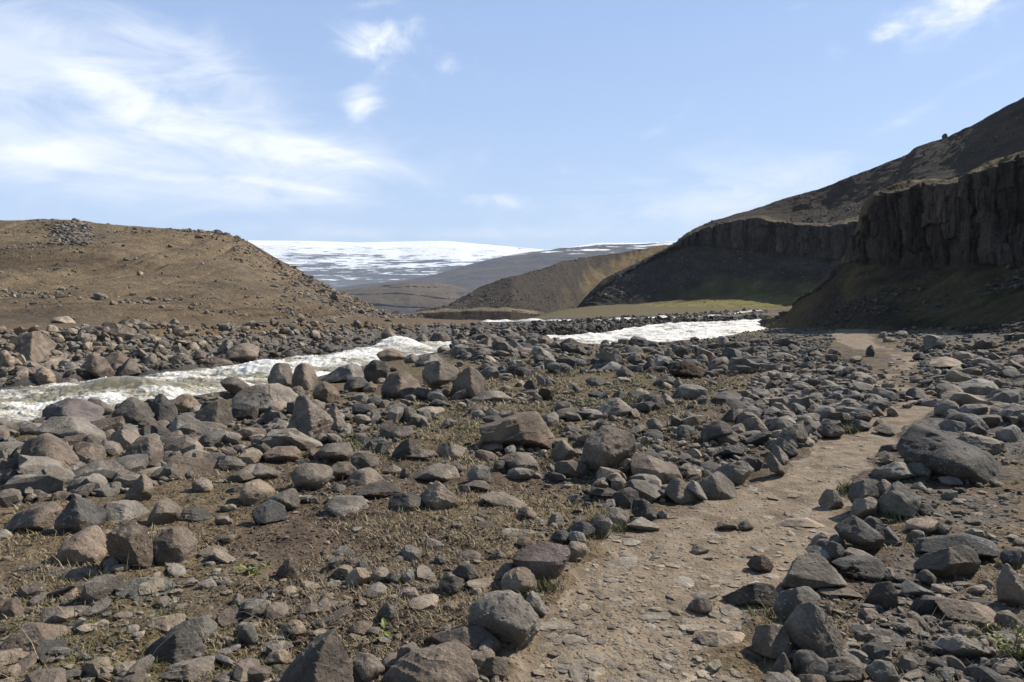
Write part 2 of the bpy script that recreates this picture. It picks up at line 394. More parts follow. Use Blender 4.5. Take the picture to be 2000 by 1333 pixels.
def build_river():
    Vs, Fs, fo, ca, base = [], [], [], [], 0
    hump = ground_hit([262], [800])[0]
    hump = at(262, 782, 24.6)
    for (ja, jb, ua, ub, nu, nv) in ((4, 7, -1.6, .46, 1150, 230), (11, 14, -.10, .41, 420, 70)):
        u = np.linspace(ua, ub, nu)[:, None]; t = np.linspace(0, 1, nv)[None]
        a, b = knot(ja, u) - .9, knot(jb, u) + .9
        if ja == 11: a, b = a - 1, b + 1
        Y = a + (b - a) * t; u = u + 0 * Y; x = u * Y
        z = water_z(u, Y)
        e = np.minimum(Y - a, b - Y); k = sstep(.4, 2.4, e)
        big = fbm(x * .42 + .3 * perlin(x * .3, Y * .3, 5.), Y * .8, 41.5, 3) * .17
        chop = ridged(x * .9 + .4 * Y, Y * 1.5, 43.5, 3) * .15 + np.abs(fbm(x * 3, Y * 4.5, 47.5, 3)) * .08 + np.abs(fbm(x * 8, Y * 10, 49.5, 2)) * .05
        hm = 0
        if ja == 4:
            hm = np.exp(-(((x - hump[0] - .1 * (Y - hump[1])) / 2.1) ** 2 + ((Y - hump[1]) / .85) ** 2))
            crest = sum(a_ * np.exp(-(((x - c[0]) / 1.6) ** 2 + ((Y - c[1]) / 1.1) ** 2)) for a_, c in
                        ((.75, at(775, 682, 46.)), (.45, at(640, 705, 35.)), (.5, at(1270, 652, 60.)), (.4, at(1150, 664, 54.)), (.4, at(520, 715, 32))))
            big = big + crest * .9
        z = z + (big + chop * (1 - .8 * hm)) * k * (.6 if ja == 11 else 1) + .62 * hm - .05
        foam = .52 + fbm(x * .45 + .2 * Y, Y * 1.0, 51.5, 4) * .85 + chop * .8 + big * .6
        foam = foam * (1 - .93 * np.clip(hm * 1.5, 0, 1))
        calm = (1 - sstep(.9, 2.3, b - Y + fbm(x * .6, Y * .6, 3.5, 2) * .9)) * (u < .0) * .9 if ja == 4 else 0 * x
        foam = foam - calm * .9
        if ja == 4: foam = np.where(u > 0.03, foam + .10, foam) - .10 * (u < -.55)
        Vs.append(np.stack([x, Y, z], -1).reshape(-1, 3)); Fs.append(grid_faces(nu, nv) + base); base += nu * nv
        fo.append(foam.ravel()); ca.append(calm.ravel())
    # beyond +-58 degrees the sheet just continues past the frame
    o = mesh_from('river', np.vstack(Vs), np.vstack(Fs), river_mat(), True, {'foam': np.concatenate(fo), 'calm': np.concatenate(ca)})
    tag(o, kind='structure')

# ------------------------------------------------------------------ hills as lofted terrain
def loft(cols, nu, nrow):
    """cols: (photo x, [(photo y, distance) per row]); returns grid P (nu, nv, 3) and row coordinate v"""
    cols = sorted(cols, key=lambda c: c[0])
    ctrl = np.array([[at(c[0], r[0], r[1]) for r in c[1]] for c in cols])     # (nc, nr, 3)
    tx = np.array([c[0] for c in cols], float)
    g = np.linspace(tx[0], tx[-1], nu)
    nr = ctrl.shape[1]
    C = np.stack([np.stack([np.interp(g, tx, ctrl[:, j, k]) for k in range(3)], -1) for j in range(nr)], 1)
    w = max(3, nu // 90) | 1
    k = np.hanning(w + 2)[1:-1]; k /= k.sum()
    for j in range(nr):
        for q in range(3):
            C[:, j, q] = np.convolve(np.pad(C[:, j, q], w // 2, mode='reflect', reflect_type='odd'), k, 'valid')
    v = np.concatenate([np.linspace(j, j + 1, nrow[j], endpoint=False) for j in range(nr - 1)] + [[nr - 1]])
    i = np.minimum(v.astype(int), nr - 2); f = v - i
    P = C[:, i] * (1 - f)[None, :, None] + C[:, i + 1] * f[None, :, None]
    return P, v, g
def grid_normals(P):
    a = np.gradient(P, axis=0); b = np.gradient(P, axis=1)
    n = np.cross(a, b); n /= np.linalg.norm(n, axis=-1, keepdims=True) + 1e-9
    flip = np.sign(n[..., 2:3] + .2 * -n[..., 1:2] + 1e-6)
    return n * flip
def hill_mat(name, bump=.25, scale=1.0):
    m, n, b = new_mat(name)
    p = n.pos()
    col = n.attr('tone', 'Color')
    a = n.noise(p, .5 * scale, 6, .65); f = n.noise(p, 3.5 * scale, 6, .7); g = n.noise(p, 18 * scale, 4, .7)
    col = n.mix(n.ramp(a, .3, .7), n.mix(1.0, col, (.74, .72, .70), 'MULTIPLY'), n.mix(1.0, col, (1.22, 1.2, 1.16), 'MULTIPLY'))
    col = n.mix(n.ramp(f, .3, .7), n.mix(1.0, col, (.72, .70, .68), 'MULTIPLY'), n.mix(1.0, col, (1.22, 1.2, 1.18), 'MULTIPLY'))
    st = n.math('MULTIPLY', n.ramp(n.voro(p, 2.6 * scale), .28, .16), n.ramp(n.noise(p, .35 * scale, 4), .45, .65))
    col = n.mix(n.math('MULTIPLY', st, .45), col, (.15, .14, .13))
    n.l.new(col, b.inputs['Base Color']); b.inputs['Roughness'].default_value = .95; b.inputs['Specular IOR Level'].default_value = .1
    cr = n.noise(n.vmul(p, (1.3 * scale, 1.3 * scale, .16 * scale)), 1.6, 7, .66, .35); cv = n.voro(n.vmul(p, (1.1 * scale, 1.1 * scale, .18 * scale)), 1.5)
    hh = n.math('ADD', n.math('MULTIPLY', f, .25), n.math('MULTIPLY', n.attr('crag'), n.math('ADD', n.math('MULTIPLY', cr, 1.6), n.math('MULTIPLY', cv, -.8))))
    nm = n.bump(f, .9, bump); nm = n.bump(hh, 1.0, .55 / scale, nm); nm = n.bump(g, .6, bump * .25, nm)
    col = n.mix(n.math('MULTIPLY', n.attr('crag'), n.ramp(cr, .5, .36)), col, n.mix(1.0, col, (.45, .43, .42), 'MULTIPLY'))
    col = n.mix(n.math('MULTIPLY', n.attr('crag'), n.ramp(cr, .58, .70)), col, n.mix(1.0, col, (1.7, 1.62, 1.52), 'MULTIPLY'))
    n.l.new(col, b.inputs['Base Color'])
    n.l.new(nm, b.inputs['Normal'])
    return m
def lerp(a, b, t):
    return a + (np.asarray(b) - a) * np.asarray(t)[..., None]
HILLS = {}
def finish_hill(name, P, v, tone, mat, crag=None):
    nu, nv = P.shape[:2]
    o = mesh_from(name, P.reshape(-1, 3), grid_faces(nu, nv), mat, True, {'crag': np.zeros(nu * nv) if crag is None else (crag + np.zeros((nu, nv))).ravel()}, {'tone': tone.reshape(-1, 3)}, sharp=None if crag is None else 38)
    tag(o, kind='structure'); HILLS[name] = (P, v)
    return o

def hill_left():
    X = [-900, -500, 0, 80, 140, 300, 380, 420, 470, 520, 600, 680, 740, 790, 830]
    ridge = [455, 440, 433, 430, 431, 444, 450, 454, 467, 496, 541, 578, 609, 629, 640]
    Yb = [30, 36, 38, 40, 41, 45, 48, 49, 51, 53, 58, 66, 76, 84, 88]
    gz = ground_z(np.array([ray(a, 620)[0] * b for a, b in zip(X, Yb)]), np.array(Yb, float)) - .12
    base = [float(to_px(ray(a, 620)[0] * b, np.float64(b), c)[1]) for a, b, c in zip(X, Yb, gz)]
    Yr = [88, 92, 98, 100, 101, 104, 105, 106, 105, 104, 101, 97, 95, 92, 91]
    cols = []
    for x, r, b, yb, yr in zip(X, ridge, base, Yb, Yr):
        rows = [(b + 30, yb - 2), (b, yb)]
        for t, c in ((.22, .30), (.45, .52), (.75, .80), (.93, .955)):
            rows.append((b + (r - b) * c, yb + (yr - yb) * t))
        rows += [(r, yr), (r + 6, yr + 14), (r + 60, yr + 60)]
        cols.append((x, rows))
    P, v, g = loft(cols, 800, [4, 50, 50, 60, 30, 20, 12, 12])
    x, y, z = P[..., 0], P[..., 1], P[..., 2]
    N = grid_normals(P)
    amp = np.clip((v - .8), 0, 1)[None]
    edge = sstep(0, .06, (v[None] - 1) / 5)
    d = fbm(x * .06, y * .06, 3.7, 4) * 1.0 * amp * (1 - sstep(4.6, 5.8, v)[None] * .6) + fbm(x * .5, y * .5, z * .5, 4) * .16
    gul = ridged(x * .12 + .25 * fbm(x * .05, y * .05, 8.1, 2), z * .02, 5.5, 3)
    d = d - sstep(.55, .95, gul) * .6 * amp * (v < 6)[None]
    P = P + N * (d * edge)[..., None]
    # sandy soil, thin level strata at the foot and upper left, greyer rubble fans
    strat = perlin(x * .03, y * .03, z * 3.2 + fbm(x * .08, y * .08, 2., 2) * .5)
    low = (1 - sstep(1.2, 2.4, v))[None] + (sstep(4.2, 4.8, v) * (1 - sstep(5.5, 6, v)))[None] * sstep(-60, -90, x) * .8
    tone = np.broadcast_to(np.array([.212, .166, .112]), P.shape).copy()
    tone = lerp(tone, [.270, .215, .140], np.clip(fbm(x * .05, y * .05, z * .1, 4) + .2, 0, 1) * .7)
    tone = lerp(tone, [.110, .074, .046], sstep(.12, .35, strat) * np.clip(low, 0, 1) * .75)
    fan = sstep(.1, .5, fbm(x * .045 + 9, y * .045, z * .06, 4))
    tone = lerp(tone, [.150, .128, .104], fan * .75)
    tone = lerp(tone, [.118, .088, .058], sstep(.1, .5, fbm(x * .03 + 4, y * .03, z * .25, 5)) * .7)
    track = 1 - sstep(0, .10, np.abs(fbm(x * .022 + 3, y * .022, z * .09, 4)))
    tone = lerp(tone, [.235, .185, .120], track * .35)
    finish_hill('hillside', P, v, tone, hill_mat('brown_scree', .22))

def hill_mid():
    D = {815: [(640,128),(610,132),(609,133.5),(608,135),(607,136),(650,150)],
         860: [(642,127),(606,132),(605,134),(603,136),(600,141),(640,160)],
         900: [(645,126),(605,132),(604,134),(595,141),(584,150),(620,175)],
         950: [(648,125),(604,131.5),(603,133.5),(585,143),(560,157),(600,190)],
         1000: [(650,124),(605,131),(604,133),(577,144),(543,161),(590,200)],
         1050: [(650,123),(612,129.5),(611,131.5),(576,145),(528,165),(580,205)],
         1100: [(640,128),(620,133),(618,135),(570,150),(512,171),(570,215)],
         1150: [(636,132),(618,137),(616,139),(566,156),(503,178),(565,220)],
         1200: [(632,138),(616,144),(613,146),(560,165),(495,187),(560,230)],
         1320: [(620,155),(606,162),(602,164),(550,185),(477,208),(560,250)],
         1420: [(612,170),(602,176),(598,178),(548,198),(470,222),(560,265)],
         1560: [(610,180),(600,186),(596,188),(545,210),(466,236),(560,280)]}
    for px_ in D: D[px_] = [(a, b + float(np.interp(px_, [1000, 1090, 1160], [0, 45, 95]))) for a, b in D[px_]]
    P, v, g = loft(list(D.items()), 620, [40, 8, 70, 70, 20])
    x, y, z = P[..., 0], P[..., 1], P[..., 2]
    N = grid_normals(P)
    rid = ridged(x * .25, z * .05 + y * .02, 15.5, 3)
    d = fbm(x * .05, y * .05, 6.7, 4) * .9 * sstep(2, 3, v)[None] + fbm(x * .5, y * .5, z * .5, 4) * .16
    d = d - (v < 1.2)[None] * rid * .3 + (sstep(1.9, 2.1, v) * (v < 4))[None] * (ridged(x * .16 - y * .05, z * .02, 4.2, 3) - .5) * .7
    P = P + N * d[..., None]
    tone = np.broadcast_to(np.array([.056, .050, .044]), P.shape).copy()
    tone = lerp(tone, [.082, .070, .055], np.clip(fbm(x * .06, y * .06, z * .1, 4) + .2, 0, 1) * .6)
    # golden turf on the shoulder at the right, running down as a strip
    ppx, ppy = to_px(x, y, z)
    gold = sstep(-30, 26, ppx - np.interp(ppy, [470, 480, 500, 530, 560, 590, 620], [1290, 1275, 1215, 1165, 1135, 1105, 1070]) + fbm(x * .1, y * .1, 3.1, 4) * 46)
    gold = gold * (1 - .8 * sstep(548, 585, ppy)) * (1 - .75 * sstep(1240, 1180, ppx) * sstep(.0, .5, fbm(x * .08, y * .08, 7.7, 3)))
    tone = lerp(tone, [.190, .145, .075], gold * .8)
    tone = lerp(tone, [.085, .090, .040], gold * sstep(.1, .5, fbm(x * .12, y * .12, 9.1, 3)) * .45)
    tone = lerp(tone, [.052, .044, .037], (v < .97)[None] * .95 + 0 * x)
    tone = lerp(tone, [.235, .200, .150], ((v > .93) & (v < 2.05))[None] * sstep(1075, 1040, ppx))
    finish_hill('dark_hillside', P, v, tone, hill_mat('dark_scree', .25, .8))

def cliff_displace(P, N, v, r0, r1, amp, freq, seed):
    """columnar joints and broken ledges between rows r0 and r1"""
    x, y, z = P[..., 0], P[..., 1], P[..., 2]
    s = np.cumsum(np.hypot(np.gradient(x[:, P.shape[1] // 2]), np.gradient(y[:, P.shape[1] // 2])))[:, None] + 0 * x
    s = s + fbm(x * .15, y * .15, z * .06, 3) * 1.6
    c = freq * s
    colm = 1 - np.abs(2 * ((c + fbm(c * .3, z * .12, seed, 3) * 1.2) % 1) - 1)
    big = fbm(s * freq * .28, z * .05, seed + 3, 3) * 1.3 + ridged(s * freq * .55, z * .10, seed + 8, 4) * .9
    blk = fbm(s * freq * 1.7, z * freq * .9, seed + 5, 4)
    crack = sstep(.80, .97, ridged(s * freq * .9 + .35 * fbm(z * .5, s * .2, seed + 9, 2), z * .07, seed + 6, 2))
    m = (sstep(r0 - .10, r0 + .12, v) * (1 - sstep(r1 - .06, r1 + .16, v)))[None]
    tab = np.random.default_rng(int(seed)).random(9973)
    cc = c + fbm(c * .7, z * .05, seed + 1, 3) * .35 + .05 * perlin(c * 3, z * 1.2, seed)
    ci = np.floor(cc).astype(int); lev = np.floor(z * freq * .55 + tab[(ci * 31) % 9973] * 5 + fbm(c * .8, z * .3, seed + 2, 2) * .15).astype(int)
    step = tab[(ci * 131) % 9973] * .75 + tab[(ci * 131 + lev * 977) % 9973] * .5
    c2 = cc * 2.3 + 5; c2i = np.floor(c2).astype(int); lev2 = np.floor(z * freq * 1.1 + tab[(c2i * 57) % 9973] * 5).astype(int)
    step = step + tab[(c2i * 211 + lev2 * 613) % 9973] * .38
    groove = (1 - sstep(0, .12, np.minimum(cc % 1, 1 - cc % 1))) * .5
    d = (step * 1.25 + big * .10 + blk * .14 - crack * .25 - groove * 1.3 - .9) * amp
    H = N.copy(); H[..., 2] *= .15; H /= np.linalg.norm(H, axis=-1, keepdims=True)
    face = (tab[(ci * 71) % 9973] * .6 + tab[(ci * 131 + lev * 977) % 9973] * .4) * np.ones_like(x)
    return P + H * (d * m)[..., None], m, blk, face

def hill_far_right():
    D = {1120: [(645,120),(618,135),(615,196),(613,202),(612,203),(611,204),(610,206),(609,208),(640,240)],
         1180: [(640,128),(615,140),(601,193),(565,206),(560,207),(555,208),(551,210),(548,212),(600,245)],
         1250: [(635,132),(610,145),(593,189),(520,206),(516,207),(514,208),(512,209),(510,211),(600,245)],
         1320: [(632,136),(606,148),(586,186),(487,199),(480,197),(477,198),(475,199),(473,201),(600,240)],
         1336: [(632,137),(605,149),(583,184),(482,196),(464,196.6),(461,198),(459,200),(458,202),(600,245)],
         1360: [(632,138),(604,150),(582,184),(480,194),(452,195),(449,198),(447,200),(445,203),(590,250)],
         1400: [(632,138),(602,152),(580,180),(484,190),(440,191),(435,195),(432,199),(429,203),(580,255)],
         1470: [(632,136),(600,153),(576,177),(492,180),(427,181),(420,190),(414,198),(408,205),(560,260)],
         1540: [(632,132),(600,150),(572,170),(501,170),(437,171),(432,180),(412,193),(388,207),(540,262)],
         1620: [(632,122),(598,140),(570,158),(511,157),(446,158),(437,170),(405,189),(362,208),(520,264)],
         1700: [(630,112),(596,130),(570,138),(506,146),(430,147),(416,160),(384,183),(330,209),(500,266)],
         1772: [(628,104),(595,121),(569,129),(501,137),(417,138),(396,151),(356,177),(300,207),(480,264)],
         1784: [(628,103),(595,120),(569,128),(500,136),(416,137),(394,150),(350,176),(287,206),(475,262)],
         1850: [(626,98),(594,112),(567,119),(494,127),(406,128),(374,142),(332,170),(267,203),(450,258)],
         1900: [(625,94),(593,106),(565,113),(490,121),(400,122),(364,136),(318,165),(245,200),(440,254)],
         1950: [(624,90),(592,101),(563,108),(486,115),(392,116),(352,130),(304,160),(217,196),(420,250)],
         2000: [(622,86),(590,96),(560,102),(480,108),(382,109),(342,123),(290,154),(190,191),(400,246)],
         2100: [(620,78),(588,86),(556,92),(474,97),(370,98),(325,112),(265,143),(140,182),(360,236)],
         2350: [(616,66),(585,72),(550,77),(465,81),(350,82),(300,95),(225,122),(60,160),(300,212)],
         2800: [(610,54),(580,58),(540,62),(450,65),(330,66),(270,76),(180,96),(10,124),(250,170)]}
    for px_, r_ in D.items():
        dY = float(np.interp(px_, [1250, 1400], [0, 12])); st_ = float(np.interp(px_, [1330, 1420], [1, .5]))
        y5 = r_[5][1]
        D[px_] = [(a, b + (dY if j >= 3 else 0) if j < 6 or j == 8 else y5 + (b - y5) * st_ + dY) for j, (a, b) in enumerate(r_)]
    P, v, g = loft(list(D.items()), 900, [4, 26, 60, 60, 16, 40, 50, 20])
    x, y, z = P[..., 0], P[..., 1], P[..., 2]
    N = grid_normals(P)
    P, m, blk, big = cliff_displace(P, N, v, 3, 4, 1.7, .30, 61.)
    left = sstep(1300, 1345, g)[:, None]
    P = np.where(left[..., None] > 0, P, P)
    vv = v[None] + 0 * x
    scr = sstep(2.0, 2.4, vv) * (1 - sstep(2.85, 3.0, vv))
    d = fbm(x * .06, y * .06, 6.9, 4) * 1.0 * np.where(vv > 4.5, .7, .6) * sstep(.8, 1.4, vv) + fbm(x * .5, y * .5, z * .5, 4) * .15
    d = d + scr * (ridged(x * .22 + y * .1, z * .03, 7.2, 3) - .5) * .8
    # rock ledges across the upper slope
    led = np.abs(((z * .16 + fbm(x * .02, y * .02, 3.3, 3) * 1.1) % 1) - .5)
    ledge = sstep(.42, .5, led) * sstep(5, 5.4, vv) * (vv < 7.1)
    ledge = ledge * sstep(.1, .5, fbm(x * .03 + 5, y * .03, z * .1, 3)); d = d + ledge * .7 * sstep(.0, .4, fbm(x * .05, y * .05, z * .2, 3) + .2)
    P = P + N * (d * (1 - m))[..., None]
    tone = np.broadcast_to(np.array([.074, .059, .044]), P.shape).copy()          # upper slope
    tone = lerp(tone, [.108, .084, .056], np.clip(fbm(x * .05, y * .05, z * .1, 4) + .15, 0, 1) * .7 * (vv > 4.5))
    tone = lerp(tone, [.062, .054, .048], ledge * .6)
    stra = perlin(x * .012, y * .012, z * 1.1 + fbm(x * .03, y * .03, 2., 2) * .8)
    tone = lerp(tone, [.050, .042, .035], sstep(.15, .4, stra) * (vv > 4.6) * .55)
    tone = lerp(tone, [.080, .072, .064], scr)
    fans = fbm(x * .20 + y * .08, y * .05, z * .02, 4)
    tone = lerp(tone, [.125, .112, .096], scr * sstep(.05, .45, fans) * .8)
    tone = lerp(tone, [.050, .044, .040], scr * sstep(.05, .45, -fans) * .7)
    gr = (1 - sstep(2.0, 2.7, vv + fbm(x * .08, y * .08, z * .2, 4) * .55 + .3 * (1 - sstep(1300, 1560, g))[:, None]))
    gr = gr * np.maximum(sstep(1230, 1400, g)[:, None], 1 - sstep(1.3, 1.8, vv))
    tone = lerp(tone, [.072, .065, .057], (1 - sstep(1230, 1400, g))[:, None] * (vv < 7.05))
    tone = lerp(tone, [.074, .065, .046], gr * (.35 + .55 * sstep(-.2, .3, fbm(x * .15, y * .15, z * .2, 4))))
    mead = 1 - sstep(1.55, 2.40 - .35 * (1 - sstep(1250, 1420, g))[:, None], vv + fbm(x * .1, y * .1, 2.2, 3) * .5)
    tone = lerp(tone, [.205, .185, .070], mead)
    tone = lerp(tone, [.230, .190, .095], mead * sstep(.0, .5, fbm(x * .07, y * .14, 12.2, 4)) * .8)
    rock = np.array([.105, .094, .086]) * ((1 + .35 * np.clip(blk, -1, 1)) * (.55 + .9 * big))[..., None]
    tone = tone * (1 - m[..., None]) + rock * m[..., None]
    tone = lerp(tone, [.19, .155, .08], sstep(3.98, 4.1, vv) * (1 - sstep(4.3, 5.0, vv)) * sstep(-.1, .4, fbm(x * .2, y * .2, 5.2, 3)))
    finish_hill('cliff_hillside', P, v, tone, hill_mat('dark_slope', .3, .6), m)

def hill_near_right():
    D = {1485: [(640,74),(633,76),(632,77),(631.5,77.6),(631,78),(630.5,79),(650,85)],
         1530: [(650,62),(630,65),(624,67),(618,69),(617,69.3),(616,70),(645,84)],
         1560: [(655,54),(633,58),(611,62),(591,65),(588,65.3),(585,66.5),(640,84)],
         1610: [(660,46),(640,50),(600,55.5),(563,60),(559,60.4),(555,62),(640,84)],
         1655: [(668,40),(646,44.5),(582,50.5),(518,56),(506,56.4),(501,59),(640,84)],
         1672: [(670,39),(648,43),(580,48.5),(514,54.6),(478,55.2),(470,58),(620,84)],
         1690: [(672,38),(650,41.5),(582,47.3),(515,53.5),(418,54),(410,57.5),(600,84)],
         1712: [(675,36),(654,39.5),(586,45.5),(518,52),(386,52.5),(379,57),(590,84)],
         1780: [(685,32),(662,35.5),(591,42),(524,48),(367,48.5),(357,55),(580,82)],
         1850: [(695,28.5),(670,32),(596,38.5),(522,44.5),(364,45),(352,52.5),(560,80)],
         1878: [(700,27),(674,30.5),(597,37),(519,43),(357,43.5),(345,51),(555,79)],
         1900: [(703,26),(677,29),(598,36),(518,42),(342,42.5),(328,50.5),(550,78)],
         1950: [(710,23),(684,26),(600,33.5),(524,40),(325,40.5),(311,48),(545,76)],
         2000: [(718,20.5),(692,23.3),(602,31),(524,38),(311,38.5),(296,46),(540,74)],
         2100: [(735,17.5),(706,20),(608,28),(524,35),(296,35.5),(280,43),(535,70)],
         2300: [(765,13.5),(730,15.5),(616,23),(522,30),(285,30.5),(265,38),(530,64)],
         2700: [(830,9.5),(780,11),(630,17),(520,23.5),(300,24),(280,30),(530,52)],
         3200: [(900,7),(840,8),(650,13),(520,18),(330,18.5),(310,23),(530,40)]}
    P, v, g = loft(list(D.items()), 1300, [4, 70, 80, 150, 24, 20])
    N = grid_normals(P)
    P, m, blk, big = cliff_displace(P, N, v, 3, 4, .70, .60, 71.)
    x, y, z = P[..., 0], P[..., 1], P[..., 2]
    vv = v[None] + 0 * x
    d = fbm(x * .12, y * .12, 16.9, 4) * .55 * sstep(.9, 1.5, vv) + fbm(x * .9, y * .9, z * .9, 4) * .14 + np.abs(fbm(x * 2.6, y * 2.6, z * 2, 3)) * .08
    d = d + (vv > 4) * fbm(x * .35, y * .35, 6.1, 3) * .5
    P = P + N * (d * (1 - m))[..., None]
    ppx, ppy = to_px(x, y, z)
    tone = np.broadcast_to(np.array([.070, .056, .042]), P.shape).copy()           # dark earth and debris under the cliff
    mo = sstep(-.25, .35, fbm(x * .18, y * .18, z * .3, 4) + .25 * sstep(1700, 1850, ppx) - .15)
    tone = lerp(tone, [.130, .110, .060], mo * sstep(1.0, 1.2, vv) * .9)
    tone = lerp(tone, [.060, .064, .030], mo * sstep(.15, .5, fbm(x * .3, y * .3, 8.8, 3)) * .8)
    tone = lerp(tone, [.150, .125, .058], (1 - sstep(1.0, 1.4, vv)) * .7 * sstep(-.2, .3, fbm(x * .5, y * .5, 3.8, 3)))
    tone = lerp(tone, [.150, .118, .066], (1 - sstep(1520, 1650, ppx)) * .8)
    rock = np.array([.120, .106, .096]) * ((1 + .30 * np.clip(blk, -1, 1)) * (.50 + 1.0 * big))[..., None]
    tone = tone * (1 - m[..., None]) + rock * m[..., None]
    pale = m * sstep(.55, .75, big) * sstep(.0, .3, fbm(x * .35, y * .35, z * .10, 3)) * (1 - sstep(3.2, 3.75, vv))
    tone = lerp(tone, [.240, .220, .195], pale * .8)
    tone = lerp(tone, [.205, .160, .080], sstep(4.0, 4.2, vv) * sstep(-.35, .2, fbm(x * .25, y * .25, 5.2, 3)) * .9)
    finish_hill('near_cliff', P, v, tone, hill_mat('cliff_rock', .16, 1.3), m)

def mountain_mat(name, rock, rock2, snow_lo, snow_hi, cover, tan=None):
    m, n, b = new_mat(name)
    p = n.pos()
    sp_ = n.n.new('ShaderNodeSeparateXYZ'); n.l.new(p, sp_.inputs[0])
    q = n.vmul(p, (.0018, .0014, .028)); q2 = n.vmul(p, (.0062, .0045, .10))
    a = n.noise(q, 1.0, 7, .66, .4); c = n.noise(q2, 1.0, 6, .65)
    col = n.mix(n.ramp(a, .35, .65), rock, rock2)
    if tan: col = n.mix(n.ramp(n.noise(n.vmul(p, (.004, .004, .03)), 1.0, 6, .65), .48, .62), col, tan)
    alt = n.ramp(sp_.outputs[2], snow_lo, snow_hi)
    s = n.math('ADD', n.math('MULTIPLY', alt, cover), n.math('ADD', n.math('MULTIPLY_ADD', a, 2.4, -1.2), n.math('MULTIPLY_ADD', c, 3.2, -1.6)))
    k = n.math('MULTIPLY', n.ramp(s, .44, .56), n.ramp(alt, .0, .12))
    col = n.mix(k, col, (.88, .90, .94))
    n.l.new(col, b.inputs['Base Color']); b.inputs['Roughness'].default_value = .95; b.inputs['Specular IOR Level'].default_value = .05
    n.l.new(n.bump(n.noise(p, .03, 6, .6), .6, 12.0), b.inputs['Normal'])
    return m
def mountains():
    # snow plateau
    X = [-900, -200, 300, 480, 600, 700, 800, 870, 950, 1050, 1150, 1350, 1900, 2600]
    T = [478, 474, 471, 470, 471, 474, 472, 471, 478, 487, 492, 496, 500, 500]
    cols = [(x, [(660, 3600), (612, 3900), (575, 4300), (545, 4700), (515, 5100), (t + 9, 5600), (t, 6000), (t + 40, 7200)]) for x, t in zip(X, T)]
    P, v, g = loft(cols, 420, [4, 20, 24, 30, 30, 16, 6])
    x, y, z = P[..., 0], P[..., 1], P[..., 2]
    P[..., 2] += fbm(x * .0016, y * .0016, 2.2, 5) * 22 * (v < 5.5)[None] + fbm(x * .006, y * .006, 5.2, 4) * 7 * (v < 5)[None]
    o = finish_hill('snowy_mountain', P, v, P * 0, mountain_mat('snow_plateau', (.062, .060, .066), (.100, .092, .092), 40, 600, 1.18))
    # nearer dark fell with thin snow lines at its top right
    X = [560, 640, 700, 800, 860, 900, 950, 1000, 1050, 1100, 1150, 1170, 1250, 1320, 1500, 2200]
    T = [585, 566, 556, 546, 534, 521, 508, 498, 490, 485, 478, 475, 475, 473, 470, 465]
    cols = [(x, [(680, 1700), (618, 1850), (t + (618 - t) * .6, 2150), (t + (618 - t) * .25, 2500), (t + 3, 2800), (t, 2950), (t + 40, 3500)]) for x, t in zip(X, T)]
    P, v, g = loft(cols, 420, [4, 20, 24, 30, 12, 6])
    x, y, z = P[..., 0], P[..., 1], P[..., 2]
    P[..., 2] += (fbm(x * .003, y * .003, 12.2, 5) * 12 + fbm(x * .012, y * .012, 5.2, 4) * 3) * (v < 4.2)[None]
    finish_hill('dark_mountain', P, v, P * 0, mountain_mat('dark_fell', (.060, .052, .054), (.095, .082, .076), 175, 250, .82, (.105, .085, .060)))
    # rounded brown foothills with dark bands
    X = [520, 600, 660, 700, 760, 800, 850, 880, 920, 960, 1010]
    T = [592, 577, 570, 563, 556, 550, 552, 557, 570, 587, 606]
    cols = [(x, [(680, 900), (616, 980), (t + (616 - t) * .6, 1080), (t + (616 - t) * .25, 1190), (t, 1320), (t + 50, 1600)]) for x, t in zip(X, T)]
    P, v, g = loft(cols, 420, [4, 24, 24, 24, 10])
    x, y, z = P[..., 0], P[..., 1], P[..., 2]
    P[..., 2] += (fbm(x * .006, y * .006, 22.2, 5) * 6 + fbm(x * .03, y * .03, 5.2, 4) * 1.4) * (v < 3.9)[None]
    led = np.abs(((P[..., 2] * .055 + fbm(x * .004, y * .004, 3.3, 3) * .8) % 1) - .5)
    P[..., 1] -= sstep(.40, .46, led) * 6
    finish_hill('foothills', P, v, P * 0, mountain_mat('brown_foothill', (.066, .055, .047), (.118, .093, .066), 4000, 5000, 0.0, (.070, .064, .062)))
